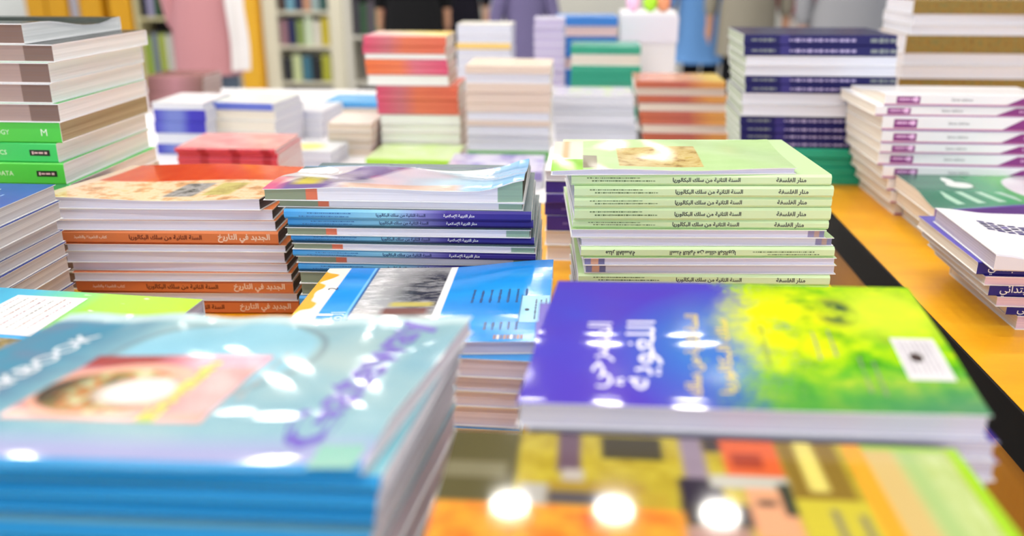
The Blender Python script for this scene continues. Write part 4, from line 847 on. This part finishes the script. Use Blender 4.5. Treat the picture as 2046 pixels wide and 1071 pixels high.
shelf_books(cx0+.14, cx1-.14, BY-.02, -.325, .26, C2, 'on the middle shelf of the beige bookcase', rb, 'middle shelf books')
shelf_books(cx0+.14, cx1-.14, BY-.02, -.025, .27, C1, 'on the upper shelf of the beige bookcase', rb, 'upper shelf books')
shelf_books(cx0+.14, cx1-.14, BY-.02, -.645, .25, C3, 'on the bottom shelf of the beige bookcase', rb, 'bottom shelf books')
ex0, ex1 = XS(686, 8.1), XS(790, 8.1)
bookcase(ex0, ex1, BY, -.75, 1.6, [-.66, -.25, .14, .5, .9, 1.3], (206, 202, 190), 'grey bookcase left of the black-clothed person', .3, .06, (150, 146, 142))
E1 = [((120, 112, 126), 'grey'), ((220, 212, 216), 'white'), ((150, 146, 156), 'grey'), ((210, 204, 200), 'white'), ((100, 92, 86), 'brown')]
E2 = [((60, 56, 64), 'charcoal'), ((50, 84, 54), 'dark green'), ((90, 80, 90), 'charcoal'), ((96, 130, 90), 'green'), ((150, 60, 70), 'red')]
shelf_books(ex0+.07, ex1-.07, BY-.02, -.235, .33, E2, 'on the lower shelf of the grey bookcase', rb, 'lower shelf books right')
shelf_books(ex0+.07, ex1-.07, BY-.02, .155, .28, E1, 'on the upper shelf of the grey bookcase', rb, 'upper shelf books right')

# ------------------------------------------------------------------ visitors standing and walking beyond the tables
SKIN = plain((196, 146, 116), .5, .35)
def skin_mesh(name, pts, edges, rad, m, parent=None, root=0, sub=1):
    me = bpy.data.meshes.new(name); me.from_pydata(pts, edges, []); me.materials.append(m)
    o = bpy.data.objects.new(name, me); COL.objects.link(o)
    md = o.modifiers.new('skin', 'SKIN'); md.use_smooth_shade = True; md.branch_smoothing = .4
    for k, v in enumerate(me.skin_vertices[0].data):
        v.radius = rad[k] if isinstance(rad[k], tuple) else (rad[k], rad[k]); v.use_root = (k == root)
    if sub:
        s = o.modifiers.new('subdivision', 'SUBSURF'); s.levels = sub; s.render_levels = sub
    if parent: o.parent = parent
    return o
def person(x, y, rz, label, top_c, leg_c, hem, height=1.68, arms=((-.24, .02, .80), (.24, .02, .80)), long_robe=False, hair=(40, 30, 28), sleeve=True, stride=.06, wide=1.0, scarf=None, skin=SKIN):
    k = height/1.72
    root = empty('person', (x, y, -.75), rz); tag(root, label, 'person', None)
    W = wide
    P = [(0, 0, .94), (0, -.01, 1.12), (0, 0, 1.30), (0, 0, 1.42), (0, -.005, 1.50), (0, -.02, 1.58), (0, -.015, 1.68)]
    R = [(.13*W, .10), (.125*W, .10), (.16*W, .105), (.10, .08), (.052, .055), (.075, .09), (.06, .075)]
    E = [(0, 1), (1, 2), (2, 3), (3, 4), (4, 5), (5, 6)]
    hands = []
    for sgn, hp in zip((-1, 1), arms):
        i = len(P)
        sh = (sgn*.185*W, 0, 1.38); hand = hp
        el = ((sh[0]+hand[0])/2+sgn*.035, (sh[1]+hand[1])/2+.03, (sh[2]+hand[2])/2+.01)
        d = Vector(hand)-Vector(el); d.normalize()
        kn = tuple(Vector(hand)+d*.075)
        P += [sh, el, hand, kn]; R += [.055, .042, .029, (.038, .02)]; E += [(3, i), (i, i+1), (i+1, i+2), (i+2, i+3)]
        b = len(P)
        side = Vector((0, 1, 0)) if abs(d.z) > .6 else Vector((1, 0, 0))
        for f, (off, ln) in enumerate(((-.028, .062), (-.010, .074), (.010, .07), (.027, .056))):
            q = Vector(kn)+side*off; q2 = q+d*ln*.55; q3 = q2+(d+Vector((-sgn*.35, 0, 0))).normalized()*ln*.45
            P += [tuple(q2), tuple(q3)]; R += [.0085, .007]; E += [(i+3, len(P)-2), (len(P)-2, len(P)-1)]
        q = Vector(hand)+side*-.03+d*.03; q2 = q+d*.04+side*-.015
        P += [tuple(q), tuple(q2)]; R += [.011, .0085]; E += [(i+2, len(P)-2), (len(P)-2, len(P)-1)]
        hands.append((sh, el, hand))
    legs = []
    for sgn in (-1, 1):
        i = len(P); st = stride*sgn
        hip = (sgn*.095*W, 0, .86); kn = (sgn*.10*W, -.02+st*.7, .49); an = (sgn*.10*W, .03+st*1.2, .085); toe = (sgn*.115*W, -.13+st*1.2, .03)
        P += [hip, kn, an, toe]; R += [.076*W, .056, .04, (.042, .028)]; E += [(0, i), (i, i+1), (i+1, i+2), (i+2, i+3)]
        legs.append((hip, kn, an, toe))
    P = [tuple(c*k for c in p) for p in P]
    R = [tuple(c*k for c in r) if isinstance(r, tuple) else r*k for r in R]
    body = skin_mesh('body', P, E, R, skin, root)
    S = lambda p: tuple(c*k for c in p)
    # face
    mb = MB(); FE = plain((60, 40, 36), .4)
    for sx in (-1, 1): mb.lathe([(.002, -.008), (.011, -.004), (.011, .004), (.002, .008)], FE, (sx*.032*k, -.098*k, 1.60*k), 10)
    mb.build('eyes', root)
    mb = MB(); mb.box((0, -.112*k, 1.565*k), (.022*k, .03*k, .04*k), skin, 0, .5); mb.build('nose', root)
    mb = MB(); mb.box((0, -.098*k, 1.528*k), (.045*k, .014*k, .012*k), plain((160, 80, 76), .4)); mb.build('mouth', root)
    mb = MB(); n = 14
    prof = [(.088, 1.50), (.103, 1.56), (.106, 1.62), (.098, 1.69), (.066, 1.745), (.012, 1.762)]
    V = []
    for r, z in prof:
        for q in range(n):
            a = 2*math.pi*q/n; yy = math.sin(a)
            V.append((r*math.cos(a)*k*.92, (r*yy*1.12+.012+(.05 if yy < -.3 and z < 1.67 else 0))*k, z*k))
    F = [(j*n+q, j*n+(q+1) % n, (j+1)*n+(q+1) % n, (j+1)*n+q) for j in range(len(prof)-1) for q in range(n)]+[tuple(range((len(prof)-1)*n, len(prof)*n))]
    mb.add(V, F, plain(hair, .6)); mb.build('headscarf' if scarf else 'hair', root, smooth=True)
    # clothes: rings from the shoulders to the hem
    hz = hem
    prof = [(.066, .066, 1.485), (.12*W, .09, 1.46), (.19*W, .118, 1.38), (.19*W, .13, 1.2), (.185*W, .14, 1.05), (.215*W, .165, .9)]
    if hz < .85: prof.append(((.225 if not long_robe else .26)*W, .178, max(hz, .55)))
    if hz < .5: prof.append((.29*W, .24, hz))
    V, F = [], []; n = 24
    for j, (rx, ry, z) in enumerate(prof):
        for q in range(n):
            a = 2*math.pi*q/n; fold = 1+.035*math.sin(a*7+j)*min(1, max(0, (1.1-z)*2))
            V.append((rx*math.cos(a)*fold*k, ry*math.sin(a)*fold*k, z*k))
    F = [(j*n+q, (j+1)*n+q, (j+1)*n+(q+1) % n, j*n+(q+1) % n) for j in range(len(prof)-1) for q in range(n)]
    CL = art('cloth_%d_%d_%d' % top_c, lambda N: N.mix(.5, top_c, top_c), .85, .15)
    mb = MB(); mb.add(V, F, CL); mb.build('robe' if long_robe else 'coat', root, smooth=True)
    if sleeve:
        for sh, el, hand in hands:
            h2 = tuple(Vector(el)+(Vector(hand)-Vector(el))*.93)
            skin_mesh('sleeve', [S((sh[0]*.42, 0, 1.395)), S((sh[0]*.98, 0, 1.375)), S(el), S(h2)], [(0, 1), (1, 2), (2, 3)], [(.088*k, .085*k), .08*k, .060*k, .046*k], CL, root)
    LG = plain(leg_c, .85, .15)
    hipj = (0, 0, .93)
    pts = [hipj]; ed = []; rad = [(.10*W*k, .085*k)]
    for (hip, kn, an, toe) in legs:
        i = len(pts); pts += [hip, kn, (an[0], an[1], .1)]; rad += [.084*W*k, .072*k, .062*k]; ed += [(0, i), (i, i+1), (i+1, i+2)]
    skin_mesh('trousers', [S(p) for p in pts], ed, rad, LG, root)
    for (hip, kn, an, toe) in legs:
        skin_mesh('shoe', [S((an[0], an[1]+.02, .05)), S((toe[0], toe[1], .038))], [(0, 1)], [.05*k, (.048*k, .036*k)], plain((40, 38, 40), .5), root)
    if scarf:
        mb = MB(); V = []; n = 7; m = 12
        for j in range(m):
            for q in range(n):
                V.append(((.115+.016*q+.006*math.sin(j*.9+q))*k, (-.15-.012*math.sin(q*1.4))*k, (1.36-.065*j)*k))
        V += [(x, y+.008, z) for x, y, z in V]
        F = [(j*n+q, j*n+q+1, (j+1)*n+q+1, (j+1)*n+q) for j in range(m-1) for q in range(n-1)]
        F += [tuple(v+m*n for v in f[::-1]) for f in F]
        mb.add(V, F, plain(scarf, .8, .2)); mb.build('shawl', root, smooth=True)
    return root
def at(px, D): return XS(px, D)
person(at(398, 4.6), 4.62, .35, 'person walking in a long pink tunic, white shawl and grey trousers', (196, 138, 142), (104, 118, 136), .62, 1.66, arms=((-.15, .03, .82), (.13, .04, .82)), scarf=(236, 230, 228), hair=(200, 150, 150), stride=.1, wide=.8)
person(at(822, 6.5), 6.5, .2, 'person in a wide black robe beyond the pink and orange stack', (24, 24, 26), (20, 20, 22), .12, 1.70, long_robe=True, hair=(20, 20, 22), wide=.92)
person(at(908, 7.3), 7.3, -.2, 'person in dark clothes right of the black-robed one', (26, 24, 34), (22, 20, 26), .12, 1.66, long_robe=True, hair=(30, 24, 22), wide=.85)
person(at(958, 8.2), 8.2, .1, 'person in turquoise top and white trousers far back', (60, 186, 200), (226, 222, 226), .9, 1.62, wide=.85)
person(at(1038, 5.3), 5.35, .4, 'child in a grey-violet jacket holding out a hand behind the lilac pile', (112, 104, 142), (60, 56, 66), .62, 1.3, arms=((-.24, -.05, .82), (.22, -.2, .78)), wide=.85)
person(at(1380, 6.7), 6.7, .3, 'person in a denim blue shirt and black trousers', (92, 136, 190), (18, 18, 24), .47, 1.70, wide=.85, stride=.03)
person(at(1464, 6.0), 6.0, -.15, 'person in a taupe coat and black trousers', (142, 136, 122), (18, 18, 22), .59, 1.68, wide=.84, stride=.04)
person(at(1568, 6.9), 6.9, .2, 'person in a maroon top with white bag and pale trousers', (150, 34, 66), (226, 216, 206), .82, 1.66, wide=.85)
person(at(1655, 5.0), 5.0, 0, 'person in a plain grey coat behind the navy stack', (148, 148, 152), (120, 120, 126), .75, 1.70, wide=.95)
person(at(1772, 5.6), 5.6, .2, 'person in a cream lace cardigan beside the gold stack', (226, 212, 196), (200, 190, 176), .67, 1.64, wide=.8)

# a white carton with toys of bright colours stands behind the rust stack
def carton(x, y, w, d, h, label):
    t = empty('carton', (x, y, 0)); tag(t, label, 'carton')
    m = plain((236, 234, 238), .6, .2)
    for sx in (-1, 1):
        mb = MB(); mb.box((sx*(w/2-.002), 0, h/2), (.004, d, h), m); mb.build('side', t)
    for sy in (-1, 1):
        mb = MB(); mb.box((0, sy*(d/2-.002), h/2), (w-.008, .004, h), m); mb.build('side', t)
    mb = MB(); mb.box((0, 0, .002), (w-.008, d-.008, .004), m); mb.build('base', t)
    mb = MB(); mb.box((0, 0, h-.002), (w-.008, d-.008, .004), m); mb.build('lid', t)
    mb = MB(); mb.box((0, -d/2-.0035, h-.045), (w+.006, .005, .075), plain((226, 222, 234), .6)); mb.build('lid_flap', t)
    return t
carton(at(1282, 2.62), 2.78, .16, .2, .27, 'white carton standing behind the rust and orange stack')
for (px, c, z, nm) in ((1252, (240, 190, 220), .0, 'pink'), (1286, (170, 226, 50), .0, 'lime green'), (1312, (226, 150, 110), .0, 'peach')):
    r = empty('paper_ball', (at(px, 2.62), 2.76, .2705)); tag(r, '%s paper ball on the white carton' % nm, 'paper ball')
    mb = MB(); mb.lathe([(.008, 0), (.018, .01), (.022, .024), (.018, .04), (.006, .05)], plain(c, .7), n=14)
    mb.build('crumpled_paper', r, smooth=True)
